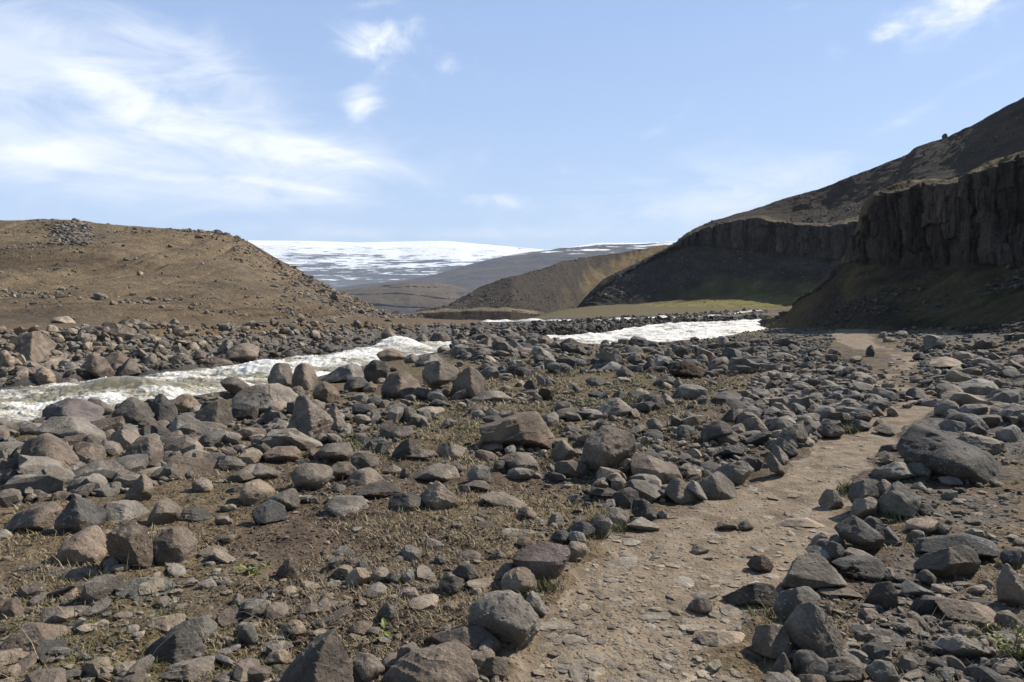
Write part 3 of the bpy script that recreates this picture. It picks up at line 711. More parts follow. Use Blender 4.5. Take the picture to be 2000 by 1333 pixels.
ROCKS = """
1 b k|45,210 130,150 290,122 460,150 480,230 400,300 300,345 110,325 60,270|huge and overhanging, biggest rock at the left of the far bank
1 b f|770,30 800,25 1000,85 1050,130 1030,175 960,200 880,185 775,110|jutting from the far bank just below its turf edge
1 t r|400,45 420,5 520,-5 565,45 500,60|on the turf lip of the far bank above the huge one
1 g f|430,415 520,335 600,370 660,430 580,470 490,470|with bluish flat face at the far waterline between two tan boulders
1 b f|640,380 720,305 830,350 880,430 860,490 760,465 670,430|with a broad sunlit top and wet foot at the far waterline
1 b k|830,330 880,280 1000,285 1020,340 960,410 880,430|standing upright just behind the wet-footed tan boulder on the far bank
1 b f|900,450 1000,350 1100,340 1110,420 1000,460 910,480|leaning into the water at the corner where the far bank steps back
1 t f|250,480 330,400 430,460 460,520 350,545 240,540|pointed-crested, nearest the water at the far bank's left end
1 t s|240,385 330,340 490,330 500,345 430,410 300,420|lying long and low under the huge dark boulder of the far bank
1 t f|-20,350 0,265 50,270 150,400 90,430 -20,400|cut by the left edge of the photo on the far bank
1 g w|1120,340 1180,280 1230,290 1240,350 1140,370|standing alone in the gravel at the step of the far bank
1 b s|1590,380 1660,315 1790,340 1810,365 1700,390|half in the water before the pair of boulders on the far bank
1 b r|1730,300 1830,230 1960,225 2010,280 1990,325 1850,350|with bread-loaf shape at the far waterline where white water starts
1 g k|1700,260 1770,170 1830,190 1820,230 1740,290|perched just behind the loaf-shaped boulder on the far bank
1 t s|1440,250 1500,190 1560,260 1500,265|leaning pale against the earth face of the far bank
1 b r|450,530 500,475 590,480 620,520 530,540|wet and dark at the far waterline under the bluish angular boulder
1 b s|1330,215 1420,230 1430,270 1380,275|-
1 g f|1000,60 1020,15 1080,20 1100,65|-
1 g w|1320,40 1360,10 1400,40 1390,60|-
1 g f|1590,190 1600,145 1640,160 1640,190|-
1 g s|120,340 240,330 250,370 190,395 130,375|tucked under the huge dark boulder of the far bank
1 g f|750,310 800,270 850,285 830,320|-
1 p r|345,800 390,715 560,665 660,720 820,800 780,830 550,850 380,830|with a smooth domed back at the near waterline behind the flat-topped slab
1 b r|665,700 700,640 760,645 890,720 870,780 760,770 690,740|crumbly-skinned, at the near waterline beside the smooth purple one
1 g s|285,860 360,800 600,785 740,785 790,900 795,1035 600,1010 400,960|level-topped, largest slab of the near bank
1 d f|825,790 900,740 1000,660 1180,655 1200,740 1100,860 900,850|with a scooped top just left of the black jagged boulder
1 d w|1165,700 1240,615 1300,605 1370,690 1370,790 1230,830 1190,790|rising black and jagged against the white water on the near bank
1 t f|1345,640 1430,620 1520,640 1575,690 1560,740 1460,770 1380,720|at the waterline just right of the black jagged boulder
1 b k|1480,770 1680,680 1820,690 1830,780 1760,895 1640,850|with a broad plain face and hooked right end on the near bank
1 g l|1310,900 1390,755 1480,780 1650,870 1640,900 1560,960 1420,970|with a deep crack across its pale sloping face below the jagged one
1 b f|1655,690 1690,620 1770,660 1760,690|peeping over the hook-ended boulder at the near waterline
1 b f|1830,750 1860,690 1920,720 1910,790 1830,800|pressed against the right of the hook-ended boulder
1 g r|1080,850 1110,790 1190,785 1240,860 1200,900|under the black jagged boulder at its left foot
1 d w|1050,905 1160,840 1200,890 1150,950 1070,950|wedged below the scooped dark boulder on the near bank
1 b f|810,1010 950,890 1040,870 1080,940 950,1090 850,1080|slanting up right beside the end of the big level slab
1 b r|175,1100 210,960 290,900 400,960 580,1060 620,1140 560,1200 300,1230 200,1190|high-humped, biggest of the near bank beside the left edge
1 t r|260,1250 300,1180 420,1130 530,1140 555,1230 420,1310 300,1290|with knobbly skin leaning on the front of the big humped boulder
1 g r|430,990 500,960 580,1030 590,1065 480,1050|wedged between the big humped boulder and the level slab
1 b f|930,1090 1050,950 1230,970 1270,1040 1270,1150 1200,1170 1080,1120|reddish with a patch of rust-coloured moss at its foot
1 g s|540,1290 590,1210 700,1160 900,1150 1000,1220 1020,1270 900,1300 620,1310|whale-backed in dry grass right of the knobbly tan one
1 b s|1290,1190 1310,1130 1380,1090 1600,1110 1840,1190 1700,1250 1400,1240|lying long and plank-like in the grass behind the speckled dome boulder
1 g f|1530,1000 1580,930 1700,870 1790,950 1770,1010 1660,1020|with speckled faces in front of the hook-ended boulder
1 d f|1310,990 1420,940 1480,930 1550,1040 1490,1060 1400,1050|at the foot of the cracked pale triangular one
1 t f|50,880 130,835 170,840 210,910 150,930|on the near waterline left of the big level slab
1 t f|-20,950 0,890 50,950 30,980 -10,990|-
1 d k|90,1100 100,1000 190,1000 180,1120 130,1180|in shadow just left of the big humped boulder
1 g k|-20,1130 0,1060 90,1030 80,1180 0,1190|cut by the photo's left edge beside the big humped boulder
1 b s|-60,1320 180,1260 300,1280 410,1330 200,1360|low and broad at the photo's left edge below the knobbly tan one
1 g r b=660|1730,510 1760,470 1850,475 1955,540 1900,590 1800,580|perched like an egg on the smooth grey boulder by the rapids
1 g r|1820,640 1950,545 2050,540 2200,560 2330,680 2250,720 1950,725|broad and smooth, carrying the egg-shaped one by the rapids
1 b r|790,930 840,880 890,940 800,980|-
1 d f|1740,620 1790,575 1850,600 1830,660 1760,660|wet and black under the egg-shaped perched boulder
2 g f|95,480 150,365 260,370 300,420 290,520 200,570 110,520|left one of the close pair standing against the white water
2 b w|270,480 350,360 420,370 490,490 440,560 360,580 280,540|right, pointed one of the close pair standing against the white water
2 b f|450,600 490,500 560,490 650,630 640,680 540,660|upright, just right of the close pair at the rapids
2 b w|230,770 380,655 500,760 640,920 500,920 430,945 270,880|with a sharp tan ridge, standing at the edge of the grassy hollow
2 g w|500,750 570,670 620,690 690,830 685,910 640,900|tall and tooth-like, leaning on the right of the tan ridged boulder
2 g r|400,660 470,645 540,680 500,750 440,720|behind the tan ridged boulder
2 g r|245,580 300,545 360,560 380,640 330,660|at the right foot of the broad smooth boulder
2 d w|10,790 100,700 200,760 230,810 150,830|dark-fronted, left behind the tan ridged boulder
2 g f|90,830 170,790 240,840 255,890 150,880|mossy-footed, left of the tan ridged boulder
2 t s|65,940 130,880 250,890 460,990 380,1040 250,1010|with a pale crumpled surface in front of the tan ridged boulder
2 b s|65,1080 130,1025 310,1020 350,1070 320,1110 130,1135 80,1120|bun-shaped, in front of the pale crumpled one
2 b f|350,1075 420,1000 480,1000 490,1050 400,1090|beside the bun-shaped flat one
2 b s|420,1110 560,1000 710,980 740,1060 720,1110 560,1115|rising to the right behind the speckled dome boulder
2 g r|285,1230 330,1170 430,1145 540,1150 585,1250 560,1310 430,1340 320,1320|domed and speckled with white lichen in the left middle of the field
2 g f|575,1190 640,1140 740,1160 785,1210 740,1260 620,1250|pitted, just right of the speckled dome boulder
2 b r|700,1300 800,1200 900,1190 1010,1280 960,1320 760,1325|loaf-like, two places right of the speckled dome boulder
2 g f|740,1100 800,1060 900,1070 960,1110 920,1180 790,1190|behind the brown loaf-like rock
2 d k|845,410 880,335 970,320 1020,370 1020,450 960,500 900,505 860,460|scarred, standing at the left of the central boulder cluster
2 b k|945,570 1010,460 1130,445 1250,470 1300,590 1290,635 1150,630 990,600|with a wide flat front, lowest block of the central boulder cluster
2 d r|680,570 740,490 840,475 880,520 790,590 720,605|left foot of the central boulder cluster
2 b f|825,570 880,515 950,510 930,580 860,600|small, wedged under the scarred boulder of the central cluster
2 g f b=640|1325,430 1350,360 1430,325 1600,350 1600,410 1480,500 1380,520 1330,480|large, lodged on top of the central boulder cluster over a dark gap
2 b k|1530,470 1680,400 1740,390 1785,500 1770,590 1640,640 1580,620|cubic, right-hand end of the central boulder cluster
2 g f|540,470 650,400 740,385 830,390 850,450 700,520|at the waterline left of the scarred boulder
2 b r|940,290 1030,250 1100,270 1140,310 1110,345 980,345|at the waterline directly behind the scarred boulder
2 g r|1165,310 1200,290 1290,300 1250,350 1180,360|at the waterline behind the central cluster
2 g f|1230,360 1380,285 1460,330 1400,380 1260,385|with pale sloping top behind the big lodged boulder
2 d s|700,310 730,280 870,275 940,300 860,320 760,325|wet and black, lying in the white water of the river
2 t f|1770,340 1790,290 1880,350 1860,390 1790,370|behind the cubic boulder of the central cluster
2 d f|1750,390 1790,355 1870,410 1840,440 1780,425|just right of the top of the cubic boulder
2 g s|1700,640 1790,570 1900,580 1990,640 1880,670 1750,680|low and pale, at the right foot of the cubic boulder
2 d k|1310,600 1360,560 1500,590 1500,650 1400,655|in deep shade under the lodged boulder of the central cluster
2 g f|1510,610 1530,540 1570,600 1570,640|-
2 d f|1125,760 1180,705 1250,730 1250,790 1180,820|left one of a pair in grass before the central cluster
2 d r|1235,790 1290,740 1360,760 1370,810 1300,845|ball-like, right one of a pair before the central cluster
2 t s|1255,725 1330,700 1400,700 1470,750 1380,770|pale, behind the ball-like dark rock
2 d s|1340,670 1400,640 1560,700 1480,730|low in front of the shaded gap of the central cluster
2 b r|1030,910 1080,860 1200,850 1240,890 1140,950 1040,950|left behind the slanting dark fin in the middle field
2 d w|1060,1080 1200,950 1260,940 1260,1010 1150,1090|fin-like and slanting in the middle of the field
2 g s|1170,1080 1250,1030 1400,1040 1370,1090 1250,1105|level, just right of the slanting dark fin
2 g f|1410,1030 1480,980 1560,980 1640,1050 1560,1075 1430,1080|in front of the ridge-backed boulder's left tail
2 g s|1250,1250 1350,1190 1520,1150 1570,1260 1430,1270|grey, rising to a blunt right end on bare soil
2 g f|1620,1270 1760,1150 1800,1160 1810,1280 1700,1300|knobbly, right of the blunt-ended flat one
2 d f|1850,1150 1880,1110 1940,1130 1945,1180 1890,1190|small, in dry grass left of the two-lobed rock
2 g f|1530,1170 1560,1120 1610,1160 1630,1190 1570,1200|-
2 d f|755,990 840,940 930,950 930,980 800,1000|-
2 d w|820,1040 900,970 960,990 940,1040|-
2 d w|935,1030 960,980 1040,980 1070,1020 960,1050|-
2 d w|1110,1240 1160,1180 1200,1200 1190,1250|-
2 b r|1000,1190 1060,1145 1140,1180 1110,1205|-
2 b s|1600,1330 1700,1280 1790,1285 1830,1340 1700,1350|-
2 g f|650,750 680,720 740,730 740,760 700,775|-
2 t s|820,800 900,775 930,810 870,825|-
2 d f|1560,710 1640,650 1700,680 1690,720|-
2 g f|1680,740 1760,720 1780,790 1720,800|-
2 g f|1780,780 1830,715 1895,740 1890,790|-
3 b f|-440,960 -250,880 -60,870 60,800 170,780 240,870 300,970 260,1030 130,1010 -100,970|ridge-backed and long with a dark hollow right end in the middle field
2 b f|1370,180 1440,95 1520,180 1500,230 1420,220|pyramid-shaped at the far waterline behind the white wave crest
2 b f|1250,170 1300,135 1350,175 1310,205|-
2 b r|970,140 1030,85 1090,150 1050,185|set high in the far bank above the white wave crest
2 d f|200,300 240,250 320,290 280,320|wet, at the far waterline left of the river bend
2 d s|495,240 540,215 640,250 560,280|lying flat in the gravel of the far shore
2 b r|1570,170 1640,160 1700,200 1690,230 1600,215|at the right end of the far waterline before the rubble bar
2 d f|390,270 430,245 470,280 420,295|-
2 g f|1420,250 1450,225 1490,260 1440,280|-
2 b f|0,160 40,145 60,180 10,185|-
2 t f|675,130 700,105 720,140 695,155|-
2 g r|540,40 560,15 590,8 640,40|-
2 d r|990,35 1030,8 1070,35|-
3 g s|165,260 200,208 290,270 350,335 300,345 190,300|long and tilted down right, at the far end of the middle field
3 d r|165,310 200,280 255,300 255,340 200,355|under the long tilted one at the field's far end
3 g f|300,210 340,180 410,240 380,255 320,240|-
3 d f|385,210 440,170 520,190 520,250 430,260|near the river right of the long tilted rock
3 d s|490,260 510,215 600,290 560,300|-
3 g f|360,320 400,270 450,320 380,330|-
3 g r|275,370 310,340 370,360 380,430 330,440 280,410|egg-topped, in the grass below the long tilted rock
3 d f|860,200 900,160 940,190 930,215 870,225|-
3 d f|940,200 1000,175 1110,190 1110,230 1000,235|wide, at the brink of the white water in the middle distance
3 g w|1185,290 1210,250 1260,270 1285,320 1240,340 1190,310|behind the dark upright tablet
3 d k|1030,400 1060,330 1115,320 1125,430 1060,430|standing like a dark tablet near the brown peat clod
3 g s|1115,370 1120,310 1230,315 1260,360 1180,390|just right of the dark upright tablet
3 g f|900,320 950,275 1005,290 1005,345 930,350|square, up-left of the dark upright tablet
3 b k|895,250 920,220 1025,240 1025,290 930,275|-
3 g f|680,380 700,335 820,330 830,360 760,390|-
3 g s|690,410 760,360 860,375 830,420 740,430|with a striped pale top left of the dark upright tablet
3 d r|800,430 870,390 930,430 950,470 860,475|humped, in moss below the striped pale flat one
3 d r|1155,490 1200,445 1290,480 1280,525 1200,520|round-backed, left of the peat clod
3 g f|1270,480 1300,445 1340,490 1330,530 1290,540|-
3 g s|1280,590 1320,540 1440,530 1520,570 1500,610 1380,630 1300,610|pale table-topped with a dark overhang below the peat clod
3 g r|695,720 770,650 830,645 980,750 880,790 750,780|smooth and humpbacked beside a bright green moss patch
3 d f|1010,680 1080,620 1160,640 1185,700 1100,735 1020,735|right of the bright green moss patch
3 g f|1135,630 1190,610 1260,650 1260,690 1180,680|-
3 g l|895,600 960,565 1040,600 1040,640 950,650|with a pale slanted face above the bright green moss patch
3 d k|775,610 830,585 890,590 890,660 830,665|block-like, above the smooth humpbacked one
3 d s|590,510 650,475 750,520 700,530 610,530|low and dark on mossy ground in the middle distance
3 d w|60,510 180,490 190,550 150,580 100,540|-
3 g f|190,460 210,440 260,500 260,545 210,540|-
3 g f|235,490 270,450 345,510 310,530|-
3 d s|600,600 680,585 720,620 650,635|-
3 b r|320,780 360,730 500,710 560,750 480,800 380,810|log-like, above the biggest boulder of the field
3 b r|195,720 240,680 300,720 290,745 210,745|-
3 g f|50,680 80,650 120,690 100,715|-
3 g r|140,690 200,665 270,680 210,715|-
3 d f|645,850 700,795 770,810 780,880 700,885|knob on the top rim of the field's biggest boulder
3 b f|510,990 560,930 650,890 800,880 930,930 950,1000 900,1100 800,1210 640,1200 570,1150 540,1060|biggest of the field, with a jagged seam across its face
3 g w|295,1070 375,945 490,1030 440,1090 380,1110|triangular, left of the biggest boulder in the field
3 b s|900,1110 950,1045 1080,1090 1270,1170 1300,1230 1290,1260 1150,1240 940,1160|slanting down to the right from the biggest boulder in the field
3 g f|1055,830 1080,795 1160,800 1180,870 1100,880|standing behind and right of the biggest boulder in the field
3 g s|890,910 1000,840 1060,850 950,920|-
3 d f|1255,910 1330,845 1410,870 1430,920 1340,940|tent-like, left of the round brown boulder
3 b r|1465,940 1500,860 1600,810 1720,840 1740,890 1700,950 1530,975|wrinkled and round, right part of the middle field
3 d f|1590,920 1680,885 1780,930 1750,960 1640,980|in front of the wrinkled round boulder
3 b w|1785,850 1850,730 1900,740 2000,840 1980,880 1830,920|peaked, right of the wrinkled round boulder
3 d s|1615,1060 1700,1000 1800,990 1830,1030 1720,1080|at the left border stones of the path, below the wrinkled one
3 g s|1800,920 1850,880 1970,880 1930,920|-
3 d k|1650,790 1700,730 1770,725 1790,790 1720,820|square-fronted, above the wrinkled round boulder
3 d s|1560,640 1620,595 1740,590 1800,640 1640,670|long and dark right of the table-topped one
3 d s|1790,1000 1870,950 1990,890 2020,930 1980,980 1850,1000|leaning long against the path's left border
3 d w|1700,330 1720,265 1780,260 1790,330 1740,350|-
3 g f|1790,320 1830,285 1900,330 1860,350|-
3 d f|1565,350 1620,320 1660,360 1600,365|-
3 d s|1410,260 1460,225 1510,270 1470,275|-
3 b r|-80,1090 0,1050 150,1080 195,1130 100,1180 -20,1190|two-lobed, below the ridge-backed boulder on bare soil
3 g w|1280,1040 1310,1015 1360,1060 1310,1065|-
3 t s|1360,990 1450,985 1480,1020 1420,1030|-
3 t s|1290,980 1350,965 1370,990 1310,1005|-
3 d f|690,210 740,180 770,210 720,235|-
3 d f|1390,180 1430,150 1470,170 1410,190|-
3 d r|765,40 800,5 840,35 800,48|alone on the grass beyond the upper channel of the river
3 g f|690,790 700,750 740,750 750,800|-
3 t s|570,840 690,800 690,850 600,880|-
3 g r|440,940 500,895 560,950 500,980|-
3 d s|470,550 500,530 550,570 510,590|-
4 g k|1195,220 1290,155 1400,175 1380,220 1270,250|squarish, at the foot of the mossy slope right of the path
4 d f|1125,300 1180,270 1240,290 1200,325|-
4 t s|1215,385 1250,345 1470,335 1540,385 1400,395|pale and long at the path's bend below the mossy slope
4 d r|1180,375 1210,330 1280,330 1290,365 1220,385|at the left end of the pale long slab by the bend
4 g s|1450,590 1460,530 1600,490 1740,510 1750,560 1840,600 1800,640 1620,620 1500,650|broad with a furrowed top on the right side of the bend
4 b s|1510,660 1600,620 1720,620 1740,660 1600,680|in front of the broad furrowed boulder
4 d f|1805,640 1880,580 2010,550 2010,690 1850,700|dark, at the right edge of the photo beside the furrowed boulder
4 b r|1710,730 1800,710 1880,750 1870,810 1790,835 1740,800|bun-like with a split, behind the whale-shaped boulder
4 g r|1510,790 1550,745 1640,770 1720,860 1720,910 1600,860|left of the split bun-like boulder
4 g f|1360,840 1400,815 1540,815 1580,870 1490,920 1400,900|directly above the whale-shaped boulder's back
4 d f|1570,890 1620,825 1720,900 1700,945 1590,930|black and twisted above the whale-shaped boulder
4 d r|1030,960 1070,900 1160,880 1300,910 1450,970 1620,1020 1740,1080 1840,1210 1840,1275 1700,1265 1450,1200 1150,1140 1040,1030|whale-shaped, long and smooth on the right of the path
4 g f|1420,940 1500,925 1700,950 1860,980 1870,1090 1780,1110 1500,1010|rough, lying along the back of the whale-shaped boulder
4 g s|1810,920 1890,835 1950,870 1990,950 1900,985|with a fresh broken face near the right edge above the whale-shaped one
4 d f|885,1050 910,1000 1020,985 1030,1030 940,1060|in shadow at the left tip of the whale-shaped boulder
4 b f|880,1140 950,1080 990,1090 980,1150 910,1155|-
4 b s b=1240|1060,1060 1100,1045 1280,1085 1310,1140 1280,1165 1130,1130|capping a dark rock in front of the whale-shaped boulder
4 d f|1100,1190 1120,1140 1220,1140 1290,1190 1250,1270 1180,1240|under the brown capstone in front of the whale-shaped boulder
4 g f|820,1240 890,1170 1010,1135 1110,1190 1120,1250 960,1270|left of the capped dark rock on the path's right border
4 t f|1130,1310 1190,1280 1240,1320 1180,1330|-
4 g f|1340,1270 1380,1250 1500,1270 1500,1310 1400,1310|-
4 d f|385,880 440,830 540,830 590,900 520,930 420,925|pitted black, jutting into the path from its left border
4 g f|110,930 140,860 240,840 310,920 300,1000 220,1000|big and round-shouldered in the path's left border
4 d w|20,990 80,910 180,980 240,1040 170,1070 70,1020|splintered, in front of the round-shouldered border stone
4 g w|5,1020 70,985 160,1080 150,1130 60,1080|leaning like a shingle below the splintered border stone
4 g w|-20,1060 0,1030 80,1120 160,1220 90,1210 0,1140|second leaning shingle, touching the path's left side
4 d f|455,820 470,770 600,780 630,850 560,860|behind the pitted black border stone
4 d f|640,830 690,780 790,820 780,860 700,870|right of the pitted black border stone
4 b r|825,820 870,775 915,810 900,840 850,840|-
4 b r|690,775 740,740 800,770 790,810 730,805|-
4 d f|620,740 680,695 720,720 700,760|-
4 b s|815,715 850,700 910,760 860,770|-
4 b s|745,690 800,640 880,635 860,690|-
4 b r|865,660 900,640 940,680 920,700|-
4 t s|930,720 960,655 1025,730 1025,765 960,750|-
4 g s|580,660 620,630 690,650 660,680|-
4 d w|565,600 620,555 670,600 640,630|-
4 g s|480,430 560,385 640,400 630,425 540,440|-
4 g s|75,470 130,430 210,455 225,485 130,480|pale oval, in turf between the peat clod and the path
4 d f|245,280 260,240 340,235 370,265 300,290|-
4 b s|320,300 370,265 430,290 410,305|-
4 g r|470,280 490,240 550,265 550,290|-
4 d f|250,390 280,335 350,340 360,380 300,400|-
4 d s|20,410 60,365 150,365 150,400|-
4 g f|565,375 610,335 655,370 630,390|-
4 g f|180,550 230,515 290,550 240,565|-
4 g s|450,540 490,500 560,520 550,550|-
4 d s|200,850 300,800 400,850 380,900 310,920|behind the round-shouldered border stone
4 b f|1310,540 1340,510 1420,515 1445,555 1380,570|-
4 g r|1235,560 1280,525 1340,570 1300,590|-
4 d f|1310,500 1320,475 1390,490 1380,510|-
4 d f|1060,590 1100,545 1180,560 1290,640 1200,635 1120,610|streaked, at the inner corner of the path's bend
4 d s|1000,610 1050,570 1110,600 1080,630|-
4 b f|1220,690 1290,645 1410,650 1400,680 1280,705|at the outer edge of the path's bend
4 g r|720,380 770,340 800,380 760,390|-
4 b r|1105,500 1130,455 1200,460 1210,490 1150,510|-
4 g s|1530,310 1560,280 1640,300 1600,320|-
4 t s|810,882 860,845 980,850 1040,895 940,908|pale flagstone lying level in the trodden path
4 t s|1100,662 1240,650 1250,665 1150,675|-
4 g f|130,760 200,690 270,700 290,750 200,775|-
4 g r|-40,770 10,710 110,740 130,790 40,805|-
4 t s|290,775 380,755 450,790 440,815 350,800|-
8 b w|370,330 490,200 540,200 590,310 530,345|pyramidal, standing free inside the path's right side
8 g k|615,390 660,170 820,140 850,160 840,300 730,310 640,400|tall leaning slab in the path's right border
8 g f|840,250 855,155 900,165 1010,230 980,290 850,300|split off, behind the dark-fronted block of the right border
8 g f|840,350 880,300 1000,195 1090,200 1190,270 1180,320 1140,410 950,440 850,410|large with pale top and dark front in the path's right border
8 g f|620,400 700,310 830,300 850,330 830,410 720,435|at the foot of the tall leaning slab
8 g r|1140,390 1190,340 1270,350 1280,400 1200,430|right of the pale-topped dark-fronted block
8 t s|1085,500 1150,460 1260,445 1340,490 1320,545 1220,570|pale, pentagon-shaped slab bedded right of the border stones
8 d r|1325,540 1350,500 1420,550 1400,580 1350,580|at the right tip of the pale pentagon-shaped slab
8 d f|515,510 600,460 740,490 880,580 885,630 780,690 640,620 580,540|large with a blunt pale nose, middle of the right border row
8 d f|700,460 780,420 860,440 920,540 920,600 840,520|knobbly, behind the blunt-nosed boulder
8 d s|900,530 930,500 1040,610 980,620|-
8 g w|350,590 450,505 470,550 440,600 380,620|leaning on the left of the blunt-nosed boulder
8 d w|460,520 520,485 570,520 630,660 600,680 520,600|ridged, tilted against the blunt-nosed boulder
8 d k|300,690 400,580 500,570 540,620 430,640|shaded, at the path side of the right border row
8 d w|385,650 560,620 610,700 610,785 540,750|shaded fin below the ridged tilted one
8 g f|310,700 420,660 500,690 550,750 530,780 430,770|crumpled, above the big sloping pale boulder
8 g l|140,960 260,740 330,715 420,760 600,940 580,980 430,1000 250,980|big, pale and sloping, in the lower right border of the path
8 g f|50,1170 200,1010 300,990 400,1030 330,1130 180,1180 100,1250|between the sloping pale boulder and the split pointed one
7r g w|668,1010 690,910 760,890 860,950 940,1060 990,1185 950,1205 820,1160 690,1090|large with a split pointed top at the lower right of the path
8 t s|600,710 650,675 740,700 870,780 860,800 700,780|-
8 d s|520,830 600,795 840,780 900,850 860,900 740,880|arched, above the little peat lump of the right border
8 t f|870,850 880,795 950,800 1020,870 1000,895|-
8 d s|1145,680 1290,620 1550,595 1640,615 1800,680 1780,770 1650,750 1400,690|long dark bar behind the broad striated boulder
8 g f|1150,770 1200,735 1500,670 1600,720 1645,790 1600,850 1400,910 1250,850|broad and striated in the stony ground right of the path
8 b k|1770,960 1840,830 1900,840 2020,960 2020,1150 1900,1100 1760,1020|dark chocolate, cut by the right edge of the photo
8 d r|1830,770 1870,700 2010,690 2010,830 1900,840|sponge-like, at the right edge of the photo
8 d w|770,1110 890,920 980,950 1010,1080 980,1130 870,1140|standing like a dark tooth in loose soil right of the path
8 t s|400,1040 450,1005 620,1000 740,1060 750,1090 640,1060 480,1060|curved like a rib beside the sloping pale boulder
8 g s|1000,990 1040,950 1200,970 1340,1040 1330,1070 1200,1040|layered, right of the dark tooth-like rock
8 d r|1150,880 1230,825 1310,890 1315,940 1250,930|hooded, left of the broad striated boulder
8 b s|1310,1155 1420,1125 1570,1120 1760,1210 1900,1300 1880,1340 1700,1340 1450,1230|long low brown, lying across the lower right corner ground
7r d k|330,865 370,830 480,785 620,800 650,855 560,905 430,895|dark slab poking into the path from the right border
7r b f|485,1100 490,1030 560,1020 665,1020 690,1100 730,1140 600,1190 500,1160|brown block left behind the split pointed boulder
7r d f|695,1210 760,1130 850,1200 800,1270 730,1280|under the split pointed boulder in its shade
7r d f|590,1250 640,1180 690,1200 690,1290 600,1300|in shade left below the split pointed boulder
7r b f|755,1270 800,1240 980,1205 1080,1240 1105,1290 1060,1333 860,1340|sunlit-topped at the bottom edge under the split pointed boulder
7r b r|710,1330 760,1290 850,1295 890,1340 800,1370|lowest at the bottom edge right of the path
7r g f|1130,1270 1170,1230 1250,1250 1300,1340 1200,1370|at the bottom edge, right of the sunlit-topped one
7r g s|1520,1130 1560,1080 1700,1100 1780,1180 1700,1200 1600,1180|scalloped, below the long low brown one in the right corner
7r d s|1410,1205 1540,1180 1570,1230 1540,1245|-
7r t s|1115,1085 1160,1065 1250,1080 1250,1120 1160,1120|-
7r g r|1275,1030 1320,1005 1360,1040 1320,1060|-
7r b k|460,650 480,625 550,615 600,670 590,695 520,700 470,680|lone one lying on the bare middle of the path
7r b r|130,890 170,845 230,850 255,890 220,925 160,920|lumpy pitted one on the bare path with a crisp shadow
7r t s|620,455 680,430 770,425 880,460 770,462|thin, half sunk in the path near its right border
7r t s|150,1075 200,1055 330,1060 440,1100 350,1105 260,1120|long lip half sunk in the lower path
7 g f|1415,140 1550,50 1630,100 1755,200 1720,235 1600,250 1490,190|with a pale chipped crest in the path's left border
7 g f|1600,90 1700,20 1830,-10 1860,80 1810,160 1720,150|coarse-grained, behind the chipped-crest border stone
7 b f|1170,220 1220,150 1320,145 1440,240 1420,270 1270,280|flat-bottomed, left of the chipped-crest border stone
7 g w|1330,150 1400,130 1450,170 1515,260 1490,280 1440,230|squeezed behind the flat-bottomed border stone
7 d s|1000,200 1060,150 1150,130 1160,190 1100,240 1040,240|slanted dark plate at the left border of the path
7 d f|920,310 960,240 1010,225 1060,260 1155,370 1120,405 1020,370|spongy, perched at the kink of the left border
7 g f|740,390 750,350 880,350 910,400 880,470 800,460|squared, in the left border below the spongy one
7 g f|630,480 680,420 750,400 780,460 740,530 680,550|stout, in the left border below the squared one
7 d f|450,510 480,475 600,480 660,530 640,580 540,580|glinting dark, in the left border below the stout one
7 d r|310,600 350,555 430,560 455,620 420,655 340,630|at the upper right corner of the violet slab
7 g r|430,570 480,545 550,560 575,620 550,670 470,640|smooth, between the glinting dark one and the tan border stone
7 t r|430,690 460,630 530,640 590,700 580,740 450,770|right beside the big violet slab in the left border
7 p l|40,760 110,670 350,625 440,690 430,750 330,920 200,965 160,860|broad violet-grey slab leaning up in the path's left border
7 b r|30,660 60,610 130,600 160,640 100,690|-
6r t r|825,870 830,820 900,775 970,790 995,840 960,890 870,910|egg-shaped, leaning on the left of the violet slab
6r g f|805,800 870,755 960,760 960,790 850,840 810,850|behind the egg-shaped tan border stone
7 g w|65,1070 120,1030 200,1080 260,1170 220,1200 150,1160|leaning plate behind the big grey boulder at the path's lower left
7 g f|230,980 310,930 390,970 400,1010 310,1020|at the lower foot of the violet slab
6r d f|525,850 560,810 630,830 640,870 580,895|front one of a clumped trio left of the path border
6r g f|570,790 600,765 680,770 710,820 700,855 640,850|back one of a clumped trio left of the path border
7 d s|585,230 600,195 700,210 820,235 810,270 660,270|bench-like, carrying a small brown rock left of the border
7 b r b=272|625,190 690,150 750,180 745,205 650,208|small, sitting on the dark bench-like rock
7 b r|50,390 80,365 140,370 205,430 150,455 80,430|potato-like, on bare soil left of the path border
7 g w|250,490 290,440 380,415 410,460 405,510 320,510|small dark-sided tooth on soil near the left border
7 t s|-100,590 -40,530 100,540 320,570 200,590 0,610|tan tongue-shaped slab sunk in soil above the violet slab
7 g f|905,460 960,395 1030,390 1035,440 960,470|-
7 g f|1145,370 1160,330 1210,340 1210,390 1170,405|-
7 t s|905,490 960,470 1180,520 1050,530|sunk in the path under the spongy border stone
7 t r|1405,650 1420,615 1500,620 1540,650 1480,690|-
7 b s|1590,500 1680,450 1750,490 1700,500|-
7 b f|1760,450 1780,425 1850,430 1880,470 1830,495|-
6r g r|645,1060 680,950 800,895 870,910 980,1000 1015,1055 930,1130 850,1165 730,1120|biggest at the lower left side of the path, with dark under-face
6r d s|500,1110 540,1080 730,1070 845,1185 800,1210 700,1200 520,1150|wedge-shaped plate under the biggest lower-left path boulder
6r b s|480,1180 560,1150 640,1160 720,1210 700,1250 560,1240|behind the large brown one at the bottom edge
6r b r|285,1300 400,1200 560,1170 650,1200 695,1260 700,1350 450,1420 280,1400|large, cut by the bottom edge left of the path
6r t k|700,1260 740,1215 860,1220 880,1290 820,1333 720,1340|pale, at the bottom edge beside the large brown one
